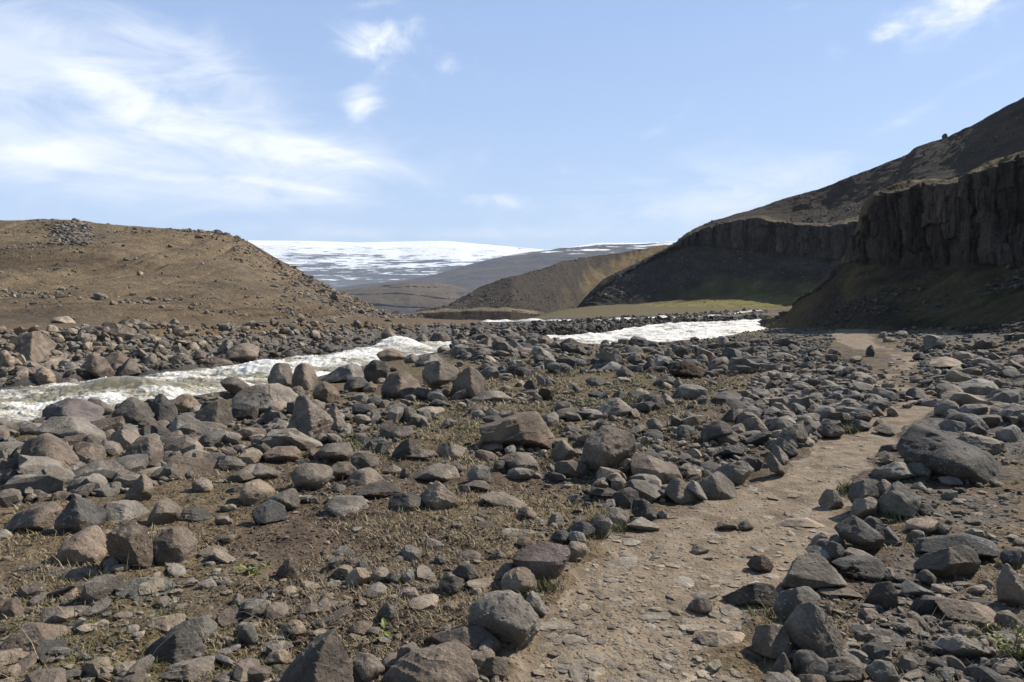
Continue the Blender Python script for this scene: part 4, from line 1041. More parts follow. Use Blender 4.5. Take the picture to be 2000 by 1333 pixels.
6r g k|295,1270 340,1160 430,1150 440,1190 380,1250|behind the left shoulder of the large bottom-edge boulder
6r g r|105,1220 140,1190 190,1200 270,1290 180,1320|lichen-white, between the two boulders cut by the bottom edge
6 b w|100,1333 340,1160 620,960 690,1000 755,1150 750,1340 400,1450|largest at the bottom edge, with a sharp ridge and pale right face
6 t f|50,1180 140,1090 230,1075 270,1160 180,1180|in green grass left of the sharp-ridged bottom boulder
6 t r|210,910 290,845 350,850 385,930 370,970|above the sharp-ridged bottom boulder, half sunk in soil
6 g w|945,790 1040,715 1120,800 1090,860 980,860|small pyramid on dark soil in the lower middle
6 t r|735,910 770,865 870,855 910,880 830,950 750,950|cobble half sunk below the small pyramid, left one of two
6 g r|860,950 890,915 970,910 985,960 900,970|cobble half sunk below the small pyramid, right one of two
6 t f|665,580 800,440 880,450 890,490 780,600 700,600|pale and oblong, left end of a short row on dark soil
6 g r|880,520 960,440 1030,440 1035,490 920,550|second in a short row on dark soil
6 d f|1000,500 1080,470 1140,490 1100,560 1040,550|third and darkest in a short row on dark soil
6 g f|1120,530 1180,460 1230,490 1210,555|right end of a short row on dark soil
6 g s|640,420 760,365 830,350 830,400 680,430|above the short row on dark soil
6 b k|155,480 240,380 340,350 330,500 230,525|speckled plate standing in soil at lower left centre
6 b r|1305,270 1340,205 1480,260 1430,290 1330,290|saddle-shaped, alone on dark soil
6 g f|1440,560 1520,500 1620,570 1560,625 1450,610|left one of a clumped trio left of the path border
6 d s|1705,130 1740,90 1860,80 1850,120 1740,145|-
6 t s|1460,770 1480,710 1580,705 1570,750 1500,790|-
6 g s|330,800 430,735 530,770 410,830|-
6 g s|225,185 250,155 370,165 440,190 300,200|-
6 g f|1820,370 1850,305 1950,300 1960,350 1880,380|-
6 t s|1040,390 1080,360 1150,360 1190,410 1100,415|-
6 t s|470,710 540,650 610,645 560,720|-
6 g s|570,745 640,705 750,700 720,725 620,750|-
5r d w|300,960 330,850 450,755 495,770 545,870 530,920 430,980 320,990|black and sharp-edged, crowning the stone heap at lower left
5r b s|25,930 150,850 350,780 320,880 310,960 100,960|long and shaded, left behind the black sharp-edged one
5r g k|565,860 590,810 780,805 830,850 790,890 600,915|pale brick-like, on the heap right of the black sharp-edged one
5r g f|830,870 870,800 970,795 1000,850 940,930 850,900|right of the pale brick-like one on the heap
5r b r|335,1080 380,1000 500,950 575,990 580,1060 520,1140 430,1165|left of three big rounded ones fronting the lower-left heap
5 b f|850,260 880,140 1050,85 1190,80 1220,270 1180,400 1010,520 930,430 870,340|middle of three big ones fronting the lower-left heap, with a raised scab
5 b f|1200,240 1230,150 1330,140 1480,150 1545,220 1450,370 1340,460 1230,400|right of three big ones fronting the lower-left heap
5 b r|780,440 800,370 840,340 910,430 880,480 800,480|small, between the feet of the three big heap-front boulders
5 b s|330,520 400,450 650,450 740,445 790,530 700,590 480,560|low, with a band of shadow under the lower-left heap
5 g s|960,580 1050,535 1180,525 1320,580 1380,640 1250,710 1100,690 980,620|with one dark moss dot on its level top, below the heap
5 b s|315,830 380,755 650,740 760,800 750,890 600,895 340,870|pillow-like, in grass behind the dark-cheeked one at lower left
5 b f|0,1040 130,940 280,880 500,890 600,960 500,1040 390,1080 290,1110 60,1090|with a pale top and pitted dark left cheek at lower left
5 t s|-30,1150 0,1090 230,1100 310,1140 200,1230 60,1200|cracked plate at the left edge below the dark-cheeked one
5 t s|-30,1333 60,1230 180,1180 200,1300 100,1340|lowest pale plate in the left bottom corner
5 t f|1100,950 1200,840 1400,805 1450,840 1350,960 1250,1000|sunlit tan, behind the dark triangular peak at the bottom left
5 d w|1110,1170 1300,980 1420,890 1500,960 1620,1160 1480,1185 1250,1185|triangular peak in deep shade at the bottom left
5 g f|1420,900 1480,850 1600,830 1700,880 1650,990 1560,1000|right behind the dark triangular peak
5 g r|870,1250 900,1200 1010,1175 1130,1260 1060,1320 900,1320|egg-like at the bottom edge left of the dark triangular peak
5 b f|1260,1270 1400,1200 1620,1170 1720,1230 1690,1310 1450,1333 1290,1320|split in two, at the bottom edge in front of the triangular peak
5 b k|0,780 60,700 210,680 200,790 100,850 0,850|at the left edge above the dark-cheeked pale-topped one
5 g s|210,720 230,670 390,660 440,710 330,745|thin plate above the pillow-like one
5 b f|440,690 540,630 640,600 660,650 580,740 480,730|slanting, right of the thin plate at lower left
5 g f|910,720 940,660 1020,650 1030,740 950,750|-
5 g r|1860,960 1890,880 1980,870 2010,1000 1940,1040|upright cobble right of the dark triangular peak
5 g s|1660,1130 1740,1120 1880,1200 1800,1215|bluish flake right of the dark triangular peak's foot
5 g r|740,1300 830,1290 900,1340 750,1350|-
5 g s|160,1320 350,1250 560,1290 620,1340 300,1380|broad and flush with the grass at the bottom left edge
5 t r|-20,210 0,150 40,140 130,210 60,220|sunlit, at the left edge beside the lower-left heap
5 t s|790,980 850,960 950,990 870,1030|-
5 g s|1600,510 1700,460 1870,440 1830,500 1700,530|sunk flush in soil right of the heap
5 b r|1800,720 1860,640 1910,670 1830,750|-
5 g s|420,1230 540,1180 620,1240 500,1270|-
5 b r|1430,500 1460,450 1520,470 1510,510|-
5r t r|1335,770 1360,680 1420,675 1540,740 1460,810 1380,800|pinkish and knobbly, left in front of the speckled dome boulder
5r g r|1460,790 1520,760 1640,710 1665,780 1620,840 1520,830|tilted up right, in front of the speckled dome boulder
5r d f|1390,850 1440,820 1560,830 1590,880 1420,920|rough, at the lower left of the tilted-up grey one
5r g s|1800,820 1870,780 2000,780 2030,830 1950,880 1850,850|dotted with small holes, on soil below the speckled dome
5r b w|710,770 740,660 810,640 855,720 840,790 760,800|small and upright, behind the lower-left heap
5r g r|1060,700 1110,665 1180,690 1190,740 1080,745|wrinkled, beside rusty moss in the left field
5r b s|1220,680 1330,600 1430,575 1440,610 1330,660|at the right end of the long plank-like one
5r g s|1340,640 1430,605 1510,640 1440,670|-
5r g s|490,740 570,700 650,700 630,750 550,760|-
5r g s|0,720 100,670 230,680 300,720 250,780 100,790|wide, at the left edge above the lower-left heap
5r b f|135,770 200,710 300,720 310,760 200,795|lumpy, leaning on the wide flat one at the left edge
5r g r|1820,730 1860,700 1910,720 1900,750|-
5r d r|975,900 1010,850 1100,840 1160,880 1080,910|dark with brown moss, right end of the lower-left heap
5r g r|1275,570 1320,555 1370,580 1340,595|-
6r d s|105,400 140,375 270,380 300,400 240,435 130,440|low and dark, below the brown loaf-like rock
6r d f|270,460 300,420 400,410 445,450 420,490 340,505|left one of a touching pair on bare soil in the centre
6r b f|430,430 480,380 540,380 625,460 560,495 470,500|right one of a touching pair on bare soil in the centre
6r t s|725,420 800,405 930,460 850,475|pale plate flush with the ground in the centre
4 d w|772,305 778,245 800,203 832,250 826,305|standing like a small tooth at the path's far bend
"""
# ------------------------------------------------------------------ rocks
_ICO = {}
def ico(level):
    if level not in _ICO:
        bm = bmesh.new(); bmesh.ops.create_icosphere(bm, subdivisions=level, radius=1.0)
        V = np.array([v.co[:] for v in bm.verts]); Fc = np.array([[v.index for v in f.verts] for f in bm.faces]); bm.free()
        V /= np.linalg.norm(V, axis=1, keepdims=True)
        _ICO[level] = (V, Fc)
    return _ICO[level]
def hull2d(p):
    p = sorted(map(tuple, p))
    def half(pts):
        h = []
        for q in pts:
            while len(h) > 1 and (h[-1][0]-h[-2][0])*(q[1]-h[-2][1]) - (h[-1][1]-h[-2][1])*(q[0]-h[-2][0]) <= 0: h.pop()
            h.append(q)
        return h
    a, b = half(p), half(p[::-1]); return np.array(a[:-1] + b[:-1], float)
def unit(v): return v / (np.linalg.norm(v) + 1e-12)
def shape_from_planes(Nn, h, axes, level, p, rough, seed):
    """star-shaped solid bounded by softened planes n.x<=h, broken up by noise"""
    D, Fc = ico(level)
    D = D * axes; D = D / np.linalg.norm(D, axis=1, keepdims=True)
    q = np.maximum(D @ Nn.T, 1e-4) / h[None]
    r = 1.0 / (np.power(q, p).sum(1)) ** (1.0 / p)
    r = np.minimum(r, 1.45 / np.linalg.norm(D / axes, axis=1))
    V = D * r[:, None]
    size = float(np.cbrt(axes[0] * axes[1] * axes[2]))
    k = 1.0 / size; o = seed * 7.31
    x, y, z = V[:, 0] * k + o, V[:, 1] * k - o, V[:, 2] * k
    d = fbm(x * .8, y * .8, z * .8, 3) * .050 + fbm(x * 2.6, y * 2.6, z * 2.6, 4) * .048 + (ridged(x * 1.9, y * 1.9, z * 1.9, 3) - .55) * .035
    chip = sstep(.15, .5, fbm(x * 1.7 + 5, y * 1.7, z * 1.7, 2)) * .05
    if level >= 4: d = d + fbm(x * 9, y * 9, z * 9, 3) * .016 - sstep(.88, .99, ridged(x * .9, y * .9 + 3, z * .9, 2)) * .05
    ax_ = unit(np.array([math.sin(seed * 3.1) * .5, math.cos(seed * 1.7) * .5, 1.0])); lay = (V @ ax_) * k * (2.2 + 1.6 * math.sin(seed * 5.3) ** 2) + fbm(x * .7, y * .7, z * .7, 2) * .6
    d = d + ((lay % 1) ** 3) * .06 * (math.sin(seed * 9.7) > -.2)
    nd = (d - chip) * rough * size
    nd = np.minimum(nd, .25 * r)
    return V + D * nd[:, None], Fc

TILES = {'1': (0, 620, 4.), '2': (500, 620, 4.), '3': (1000, 620, 4.), '4': (1500, 620, 4.), '5': (0, 1000, 4.), '6': (500, 1000, 4.),
         '7': (1000, 900, 4.), '8': (1500, 900, 4.), '5r': (0, 700, 2.836), '6r': (650, 800, 2.501), '7r': (1300, 860, 2.819)}
def parse_rocks():
    out = []
    for line in ROCKS.strip().splitlines():
        h, pts, tail = line.split('|')
        h = h.split(); ox, oy, s = TILES[h[0]]
        p = np.array([[float(a) for a in q.split(',')] for q in pts.split()]); p = p / s + [ox, oy]
        base = None
        for o in h[3:]:
            if o.startswith('b='): base = float(o[2:]) / s + oy
        out.append(dict(tone=h[1], style=h[2], pts=p, tail=tail.strip(), base=base, area=np.ptp(p[:, 0]) * np.ptp(p[:, 1])))
    return out

def rock_geometry(r, seed):
    g = np.random.default_rng(1000 + seed)
    p = hull2d(r['pts'])
    w, h = np.ptp(p[:, 0]), np.ptp(p[:, 1]); cx = (p[:, 0].min() + p[:, 0].max()) / 2; yb = p[:, 1].max()
    if 'Y' in r: P0 = at(cx, yb, r['Y'])
    else: P0 = ground_hit(cx, r['base'] if r['base'] else yb)[0]
    Y0 = P0[1]
    W, H = w / F * Y0, h / F * Y0
    st = r['style']
    T = {'s': .85, 'r': .85, 'f': .75, 'k': .65, 'w': .60, 'l': .62}[st] * W
    T = min(T, 1.9 * max(H, .45 * W))
    hf = T / 2
    Yc = Y0 + hf * .62
    # silhouette corners on the mid plane of the rock
    q = at(p[:, 0], p[:, 1], Yc); C = q.mean(0)
    cam = np.array([0, 0, CAM_H]); e = C - cam; e[2] = 0; e = unit(e); rt = np.array([e[1], -e[0], 0]); up = np.array([0, 0, 1.])
    W, H = W * Yc / Y0, np.ptp(q[:, 2])
    Ns, hs = [], []
    n = len(q)
    for i in range(n):
        a, b = q[i], q[(i + 1) % n]
        if np.linalg.norm(b - a) < .04 * W: continue
        nn = unit(np.cross(a - cam, b - cam))
        if nn @ (C - (a + b) / 2) > 0: nn = -nn
        t = (b - a) / np.linalg.norm(b - a)
        perp = unit(np.cross(t, nn));  perp = perp if perp @ e > 0 else -perp
        ang = R(g.uniform(-34, 34)); 
        if st == 'l': ang = R(g.uniform(-12, 8))
        elif nn[2] > .35: ang = R(g.uniform(-8, 26)) * -1 if st in 'sr' else R(g.uniform(-40, 6))
        n2 = nn * math.cos(ang) + perp * math.sin(ang)
        d = n2 @ ((a + b) / 2 - C)
        if n2[2] < -.5: d *= 1.12
        if d > .02 * W: Ns.append(n2); hs.append(d * 1.03)
    zt = q[:, 2].max() - C[2]
    A0 = {'s': 66, 'r': 55, 'f': 48, 'k': 34, 'w': 30, 'l': 60}[st]
    for yaw in ((g.uniform(-50, -15), g.uniform(15, 50)) if st != 'l' else (g.uniform(8, 26),)):
        A = R(A0 + g.uniform(-9, 9)); y = R(yaw)
        dirh = -e * math.cos(y) + rt * math.sin(y)
        nn = dirh * math.cos(A) + up * math.sin(A)
        Ns.append(nn); hs.append(max(zt * math.sin(A) * (g.uniform(.86, 1.02) if st != 'l' else .42), .08 * W))
    for yaw, tilt in ((g.uniform(-50, -12), g.uniform(-12, 22)), (g.uniform(18, 60), g.uniform(-12, 22))) if st != 'l' else ((4, -8),):
        y, t = R(yaw), R(tilt)
        Ns.append((-e * math.cos(y) + rt * math.sin(y)) * math.cos(t) + up * math.sin(t)); hs.append(hf * g.uniform(.82, 1.12))
    for yaw, tilt in ((g.uniform(-55, -18), g.uniform(0, 40)), (g.uniform(10, 55), g.uniform(0, 40))):
        y, t = R(yaw), R(tilt)
        Ns.append((e * math.cos(y) + rt * math.sin(y)) * math.cos(t) + up * math.sin(t)); hs.append(hf * g.uniform(.9, 1.15))
    ax = np.array([W / 2, hf, H / 2])
    M = np.stack([rt, e, up])
    for i in range({'r': 12, 'f': 2, 's': 2, 'k': 2, 'w': 1, 'l': 1}[st]):
        nn = unit(g.normal(size=3)); 
        Ns.append(nn); hs.append(np.linalg.norm(ax * (M @ nn)) * g.uniform(.9, 1.04))
    for i in range({'r': 1, 'f': 4, 's': 3, 'k': 3, 'w': 2, 'l': 1}[st]):          # fresh breaks: deep flat facets, mostly towards the upper and near side
        nn = unit(g.normal(size=3) + np.array([0, 0, .35]) - e * .55)
        Ns.append(nn); hs.append(np.linalg.norm(ax * (M @ nn)) * g.uniform(.66, .86))
    Ns, hs = np.array(Ns), np.array(hs)
    px1024 = max(w, h) * .512
    level = 5 if px1024 > 52 else (4 if px1024 > 17 else 3)
    pw = {'r': 13, 'f': 44, 's': 38, 'k': 44, 'w': 52, 'l': 46}[st]
    # work in the rock's own frame so the samples follow its proportions
    V, Fc = shape_from_planes(Ns @ M.T, hs, np.maximum(ax, .25 * ax.max()), level, pw, {'r': .8, 'f': .78, 's': .7, 'k': .7, 'w': .65, 'l': .55}[st], seed % 97 + 1)
    V = V @ M * 1.10
    base = np.array([C[0], C[1], P0[2] if not r['base'] else C[2] - H / 2])
    V = V + C - base
    if not r['base'] and 'Y' not in r:
        gz = float(ground_z(np.array([C[0]]), np.array([C[1]]))[0]) - base[2]
        V[:, 2] += min(0.0, gz - (.26 if float(path_mask(np.array([C[0]]), np.array([C[1]]))[0]) > .5 else .09) * H - V[:, 2].min())
        lo = V[:, 2] < gz + .04 * H
    return V, Fc, base, W, H

WORD = {'f': 'angular', 'r': 'rounded', 's': 'flat', 'k': 'blocky', 'w': 'pointed', 'l': 'slanting'}
def zone_label(px, py, tone, st):
    t, s = TONE_WORD[tone], WORD[st]
    if py < 700 and px < 900 and st is not None and py < 760 - .11 * px: return f'small {s} {t} rock in the far river bank below the turf edge', 'rocks of the far river bank'
    L = np.interp(py, _pp[:, 0], _pp[:, 1]); Rr = np.interp(py, _pp[:, 0], _pp[:, 2])
    if L < px < Rr and py > 700: return f'small {s} {t} stone half sunk in the trodden path', 'stones sunk in the path'
    if px > Rr and py > 640: return f'small {s} {t} rock in the stony ground right of the path', 'rocks right of the path'
    if L - 170 < px <= L and py > 780: return f'small {s} {t} rock near the left border of the path', 'rocks near the left path border'
    if py < 780 and px < 1500: return f'small {s} {t} rock in the far part of the field near the river', 'rocks near the river'
    if px < 520 and py > 950: return f'small {s} {t} rock in the grass at the lower left', 'rocks in the lower left grass'
    return f'small {s} {t} rock in the middle of the boulder field', 'rocks of the middle field'

EXTRA = []      # merged stones: (V, F, tone)
def build_rocks():
    rocks = parse_rocks()
    order = sorted(range(len(rocks)), key=lambda i: -rocks[i]['area'])
    keep = set(order[:296])
    for i, r in enumerate(rocks):
        V, Fc, base, W, H = rock_geometry(r, i)
        if i not in keep:
            EXTRA.append((V + base, Fc, TONES[r['tone']])); continue
        big = W > .62
        c = r['pts'].mean(0)
        o = mesh_from('boulder' if big else 'rock', V, Fc, ROCKM[r['tone']], True, sharp=21)
        o.location = base
        noun = 'boulder' if big else 'rock'
        if r['tail'] == '-':
            lab, grp = zone_label(c[0], c[1], r['tone'], r['style'])
            tag(o, lab, 'rock', grp)
        else:
            tl = r['tail']
            art = f"{WORD[r['style']]} {TONE_WORD[r['tone']]} {noun}"
            first = [w for w in tl.replace(',', ' ').split()]
            lab = f"{art}, {tl}"
            ws = lab.split()
            if len(ws) > 16: print('LONG', len(ws), lab)
            tag(o, lab, 'boulder' if big else 'rock', 'rocks of the boulder field')

def place_on(name, r, label, cat, seed, group=None):
    V, Fc, base, W, H = rock_geometry(r, seed)
    o = mesh_from(name, V, Fc, ROCKM[r['tone']], True, sharp=21); o.location = base
    return tag(o, label, cat, group)

def skyline_rocks():
    E = lambda cx, yb, w, h: np.array([(cx - w/2, yb - h*.35), (cx - w*.3, yb - h*.9), (cx + w*.2, yb - h), (cx + w/2, yb - h*.4), (cx + w*.35, yb), (cx - w*.35, yb)])
    for k, (cx, yb, w, h, Y, t, lab) in enumerate((
        (1846, 273, 13, 12, 202, 'd', 'lone blocky boulder standing on the skyline of the right-hand mountain slope'),
        (76, 435, 10, 8, 99.5, 'b', 'small brown rock on the brown hill crest, leftmost of three'),
        (104, 434, 14, 6, 100, 'b', 'low brown rock on the brown hill crest, middle of three'),
        (146, 433, 14, 6, 101, 'd', 'flat dark rock on the hill crest above the grey stone heap'),
        (424, 459, 22, 9, 105, 'd', 'flat grey slab at the right shoulder of the brown hill crest'),
        (442, 461, 14, 7, 105, 'd', 'second, smaller slab behind the flat grey slab on the hill shoulder'),
        (638, 565, 14, 10, 97, 'd', 'dark rough rock jutting from the falling right edge of the brown hill'))):
        place_on('rock', dict(pts=E(cx, yb, w, h), tone=t, style='k' if k == 0 else 'f', base=None, Y=Y), lab, 'rock', 700 + k, 'rocks on the hill crests')

def peat_clod():
    r = dict(pts=np.array([(1308, 722), (1318, 712), (1340, 708), (1362, 722), (1371, 735), (1350, 738), (1320, 733)]), tone='d', style='r', base=None)
    V, Fc, base, W, H = rock_geometry(r, 901)
    V = V * (1 + .16 * fbm(V[:, 0] * 9, V[:, 1] * 9, V[:, 2] * 9, 4))[:, None]
    m, n, b = new_mat('peat'); v = n.coord('Object')
    n.l.new(n.mix(n.ramp(n.noise(v, 18, 5, .7), .35, .65), (.022, .014, .009), (.075, .045, .026)), b.inputs['Base Color'])
    n.l.new(n.bump(n.noise(v, 25, 6, .75), 1.0, .05), b.inputs['Normal'])
    o = mesh_from('peat_clod', V, Fc, m, True); o.location = base
    tag(o, 'dark brown shaggy peat clod lying among grey rocks in the middle distance', 'peat clod')
    r = dict(pts=np.array([(1648, 1108), (1665, 1104), (1690, 1107), (1697, 1114), (1692, 1126), (1668, 1126), (1650, 1122)]), tone='d', style='r', base=None)
    V, Fc, base, W, H = rock_geometry(r, 902)
    V = V * (1 + .2 * fbm(V[:, 0] * 30, V[:, 1] * 30, V[:, 2] * 30, 4))[:, None]
    o = mesh_from('peat_clod', V, Fc, m, True); o.location = base
    tag(o, 'crumbly brown peat lump among the right border stones of the path', 'peat clod')

# ------------------------------------------------------------------ stones nobody would count
def make_lib(level, n, seed, flat=(.45, .95)):
    g = np.random.default_rng(seed); L = []
    for i in range(n):
        ax = np.array([1.0, g.uniform(.6, .95), g.uniform(*flat)]) * .5
        k = g.integers(7, 12)
        Nn = np.array([unit(g.normal(size=3)) for _ in range(k)] + [(0, 0, 1.), (0, 0, -1.)]); hs = np.linalg.norm(Nn * ax, axis=1) * g.uniform(.72, 1.0, len(Nn))
        V, Fc = shape_from_planes(Nn, hs, ax, level, g.choice([16, 30, 50]), .8, g.uniform(1, 60))
        L.append((V, Fc))
    return L
LIB1, LIB2, LIB3 = make_lib(1, 20, 5), make_lib(2, 26, 6), make_lib(3, 20, 7)
FLAT1, FLAT2 = make_lib(1, 14, 8, (.14, .4)), make_lib(2, 16, 9, (.14, .4))
def heap(name, pos, size, tones, lib, embed=.18, tilt=.45, g=None, squash=None, extra=()):
    """many loose stones as one mesh"""
    g = g or rng
    Vs, Fs, Cs, base = [], [], [], 0
    which = g.integers(0, len(lib), len(pos))
    for j, (LV, LF) in enumerate(lib):
        I = np.where(which == j)[0]
        if not len(I): continue
        k = len(I); s = size[I]
        a = g.uniform(0, 2 * math.pi, k); tx, ty = g.normal(0, tilt, k) * .5, g.normal(0, tilt, k) * .5
        ca, sa = np.cos(a), np.sin(a); z0 = np.zeros(k); o1 = np.ones(k)
        Rz = np.stack([np.stack([ca, -sa, z0], -1), np.stack([sa, ca, z0], -1), np.stack([z0, z0, o1], -1)], 1)
        Rx = np.stack([np.stack([o1, z0, z0], -1), np.stack([z0, np.cos(tx), -np.sin(tx)], -1), np.stack([z0, np.sin(tx), np.cos(tx)], -1)], 1)
        Ry = np.stack([np.stack([np.cos(ty), z0, np.sin(ty)], -1), np.stack([z0, o1, z0], -1), np.stack([-np.sin(ty), z0, np.cos(ty)], -1)], 1)
        M = Rx @ Ry @ Rz
        sc = np.stack([s * g.uniform(.85, 1.25, k), s * g.uniform(.75, 1.05, k), s * g.uniform(.75, 1.15, k)], -1)
        V = np.einsum('kij,kvj->kvi', M, LV[None] * sc[:, None, :])
        hz = V[..., 2].max(1) - V[..., 2].min(1)
        V = V + pos[I][:, None, :]; V[..., 2] += (hz * (.5 - embed))[:, None]
        Vs.append(V.reshape(-1, 3)); n = LV.shape[0]
        Fs.append((LF[None] + (np.arange(k) * n)[:, None, None]).reshape(-1, 3) + base); base += k * n
        Cs.append(np.repeat(tones[I], n, 0))
    for V, Fc, t in extra:
        Vs.append(V); Fs.append(Fc + base); base += len(V); Cs.append(np.broadcast_to(np.array(t), (len(V), 3)))
    o = mesh_from(name, np.vstack(Vs), np.vstack(Fs), ROCKM_MIX, False, None, {'tone': np.vstack(Cs)})
    return tag(o, kind='stuff')
def in_poly(x, y, P):
    P = np.array(P, float); c = np.zeros(len(x), bool); j = len(P) - 1
    for i in range(len(P)):
        k = (P[i, 1] > y) != (P[j, 1] > y)
        t = (P[j, 0] - P[i, 0]) * (y - P[i, 1]) / (P[j, 1] - P[i, 1] + 1e-9) + P[i, 0]
        c ^= k & (x < t); j = i
    return c
def sample_poly(P, n, g):
    P = np.array(P, float); out = np.zeros((0, 2))
    while len(out) < n:
        q = np.stack([g.uniform(P[:, 0].min(), P[:, 0].max(), n * 2), g.uniform(P[:, 1].min(), P[:, 1].max(), n * 2)], 1)
        out = np.vstack([out, q[in_poly(q[:, 0], q[:, 1], P)]])
    return out[:n]
def mix_tones(n, g, w):
    ks = list(w); p = np.array([w[k] for k in ks], float); p /= p.sum()
    c = np.array([TONES[k] for k in ks])[g.choice(len(ks), n, p=p)]
    return c * g.uniform(.78, 1.22, (n, 1))
def power(n, g, a, b, k=2.2):
    u = g.random(n); e = 1 - k
    return (a ** e + u * (b ** e - a ** e)) ** (1 / e)
def zone(poly, n, smin, smax, w, seed, k=2.2, keep_path=True, clump=0.0):
    g = np.random.default_rng(seed)
    q = sample_poly(poly, int(n), g)
    P = ground_hit(q[:, 0], q[:, 1])
    ok = np.ones(len(P), bool)
    if keep_path: ok &= path_mask(P[:, 0], P[:, 1], keep_path == 2) < .35
    if clump: ok &= fbm(P[:, 0] * clump, P[:, 1] * clump, seed * 1.7, 3) + g.uniform(-.3, .5, len(P)) > -.05
    u, Y = polar(P[:, 0], P[:, 1])
    P = P[ok]; s = power(len(P), g, smin, smax, k)
    s = np.maximum(s, P[:, 1] * .0011 * g.uniform(.8, 1.3, len(P)))
    return P, s, mix_tones(len(P), g, w)
def cat(L): return tuple(np.concatenate([z[i] for z in L]) for i in range(3))

def build_rubble():
    G = np.random.default_rng(3)
    far = [zone([(-500,655),(0,648),(300,638),(600,634),(905,634),(905,652),(800,668),(600,698),(300,730),(0,755),(-500,800)], 4600, .14, .75, dict(b=3, t=3, g=5, d=1), 31, 2.7, False)]
    bar = [zone([(880,640),(1040,632),(1500,617),(1550,626),(1300,634),(1210,648),(1050,661),(900,678)], 2600, .16, .85, dict(d=5, g=2, b=2), 32, 2.4, False),
           zone([(1040,628),(1250,618),(1500,603),(1500,612),(1250,626),(1050,634)], 420, .2, .7, dict(d=5, b=2), 33, 2.2, False)]
    a = cat(far + bar)
    ok = a[0][:, 2] > water_z(*polar(a[0][:, 0], a[0][:, 1])) - .12
    a = tuple(z[ok] for z in a)
    # wet stones by the water are darker stones
    wl = a[0][:, 2] - water_z(*polar(a[0][:, 0], a[0][:, 1]))
    a[2][wl < .22] *= .42
    heap('rubble', *a, LIB2, .22, .7, G)
    near_bank = [zone([(-400,960),(0,835),(200,800),(400,768),(640,720),(860,686),(905,686),(905,780),(650,860),(300,955),(0,1000),(-400,1100)], 2200, .06, .40, dict(g=5, b=2, d=2, t=1), 41, 2.5)]
    mid = [zone([(640,860),(900,682),(1050,668),(1300,671),(1480,660),(1570,672),(1640,700),(1735,740),(1735,800),(1550,875),(1400,945),(1200,985),(1000,960)], 7400, .030, .34, dict(g=6, d=3, b=1, t=2), 42, 2.75, 2, .30),
           zone([(900,690),(1050,668),(1300,672),(1480,664),(1600,690),(1500,735),(1200,730),(950,740)], 560, .15, .75, dict(g=4, d=5, b=1), 43, 2.2),
           zone([(1480,690),(1640,690),(1735,740),(1735,800),(1550,875),(1430,860)], 2600, .045, .40, dict(g=5, d=3, b=2, t=2), 48, 2.45, 2),
           zone([(1800,690),(1900,690),(2300,700),(2300,870),(1850,830),(1790,770),(1800,730)], 3200, .045, .5, dict(g=5, d=3, b=2, t=2), 44, 2.5, 2),
           zone([(1690,645),(1800,645),(1900,648),(2000,652),(2300,665),(2300,760),(1900,712),(1790,700)], 2600, .06, .5, dict(g=4, d=4, b=2), 49, 2.2, True, .25),
           zone([(870,668),(930,655),(1060,660),(1110,672),(1060,692),(900,700)], 330, .35, .9, dict(g=4, d=3, b=3), 60, 1.8),
           zone([(1690,735),(1760,690),(1800,700),(1840,790),(1750,800)], 120, .05, .25, dict(g=4, t=4, b=2), 61, 2.3, False)]
    b = cat(near_bank + mid)
    ok = b[0][:, 2] > water_z(*polar(b[0][:, 0], b[0][:, 1])) - .1
    b = tuple(z[ok] for z in b)
    heap('loose_stones', *b, LIB2, .24, .5, G, extra=EXTRA)
    beach = [zone([(1290,676),(1545,632),(1640,638),(1640,655),(1610,690),(1450,704),(1300,692)], 3600, .05, .3, dict(g=4, d=3, b=1), 45, 2.6)]
    heap('gravel_beach', *cat(beach), LIB1, .25, .5, G)
    fg = [zone([(-300,900),(300,900),(700,900),(1000,900),(1280,960),(1180,1010),(1090,1130),(1000,1333),(1000,1420),(-300,1420)], 6800, .016, .20, dict(g=4, b=3, t=3, d=1), 46, 2.6, True, .7),
          zone([(1730,870),(1850,800),(2300,860),(2300,1420),(1480,1420),(1560,1130),(1650,1000)], 9500, .014, .15, dict(g=5, d=2, b=2, t=4), 47, 2.5, True, .5)]
    c = cat(fg)
    bigm = c[1] > .05
    heap('field_stones', *(z[bigm] for z in c), FLAT2 + LIB2[:14], .3, .35, G)
    heap('pebbles', *(z[~bigm] for z in c), FLAT1 + LIB1[:10], .25, .4, G)
    P, s, t = zone([(1000,1420),(1030,1333),(1105,1150),(1190,1020),(1400,940),(1590,860),(1740,800),(1700,740),(1800,720),(1860,800),(1740,860),(1660,950),(1570,1080),(1490,1230),(1480,1420)], 5600, .008, .10, dict(t=6, b=2, g=3), 51, 2.3, False)
    ok = path_mask(P[:, 0], P[:, 1]) > .3
    t2 = np.where(G.random(len(t))[:, None] < .6, np.array([[.30, .25, .18]]) * G.uniform(.8, 1.15, (len(t), 1)), t)
    heap('path_pebbles', P[ok], s[ok], t2[ok], FLAT1, .42, .22, G)
    P, s, t = zone([(1010,1400),(1062,1230),(1190,1020),(1535,900),(1700,820),(1740,860),(1640,980),(1530,1150),(1480,1400)], 170, .05, .22, dict(t=6, b=1), 52, 2.0, False)
    ok = path_mask(P[:, 0], P[:, 1]) > .8
    P[:, 2] -= .002
    heap('sunken_path_stones', P[ok], s[ok], np.array([[.27, .235, .185]]) * G.uniform(.85, 1.15, (ok.sum(), 1)), FLAT2, .64, .13, G)
    # crumbs of dark turned soil
    P, s, t = zone([(300,960),(700,900),(1150,920),(1230,980),(1090,1110),(1000,1250),(600,1290),(380,1130)], 9000, .008, .035, dict(b=1), 53, 2.6, True, 1.1)
    ok = np.ones(len(P), bool)
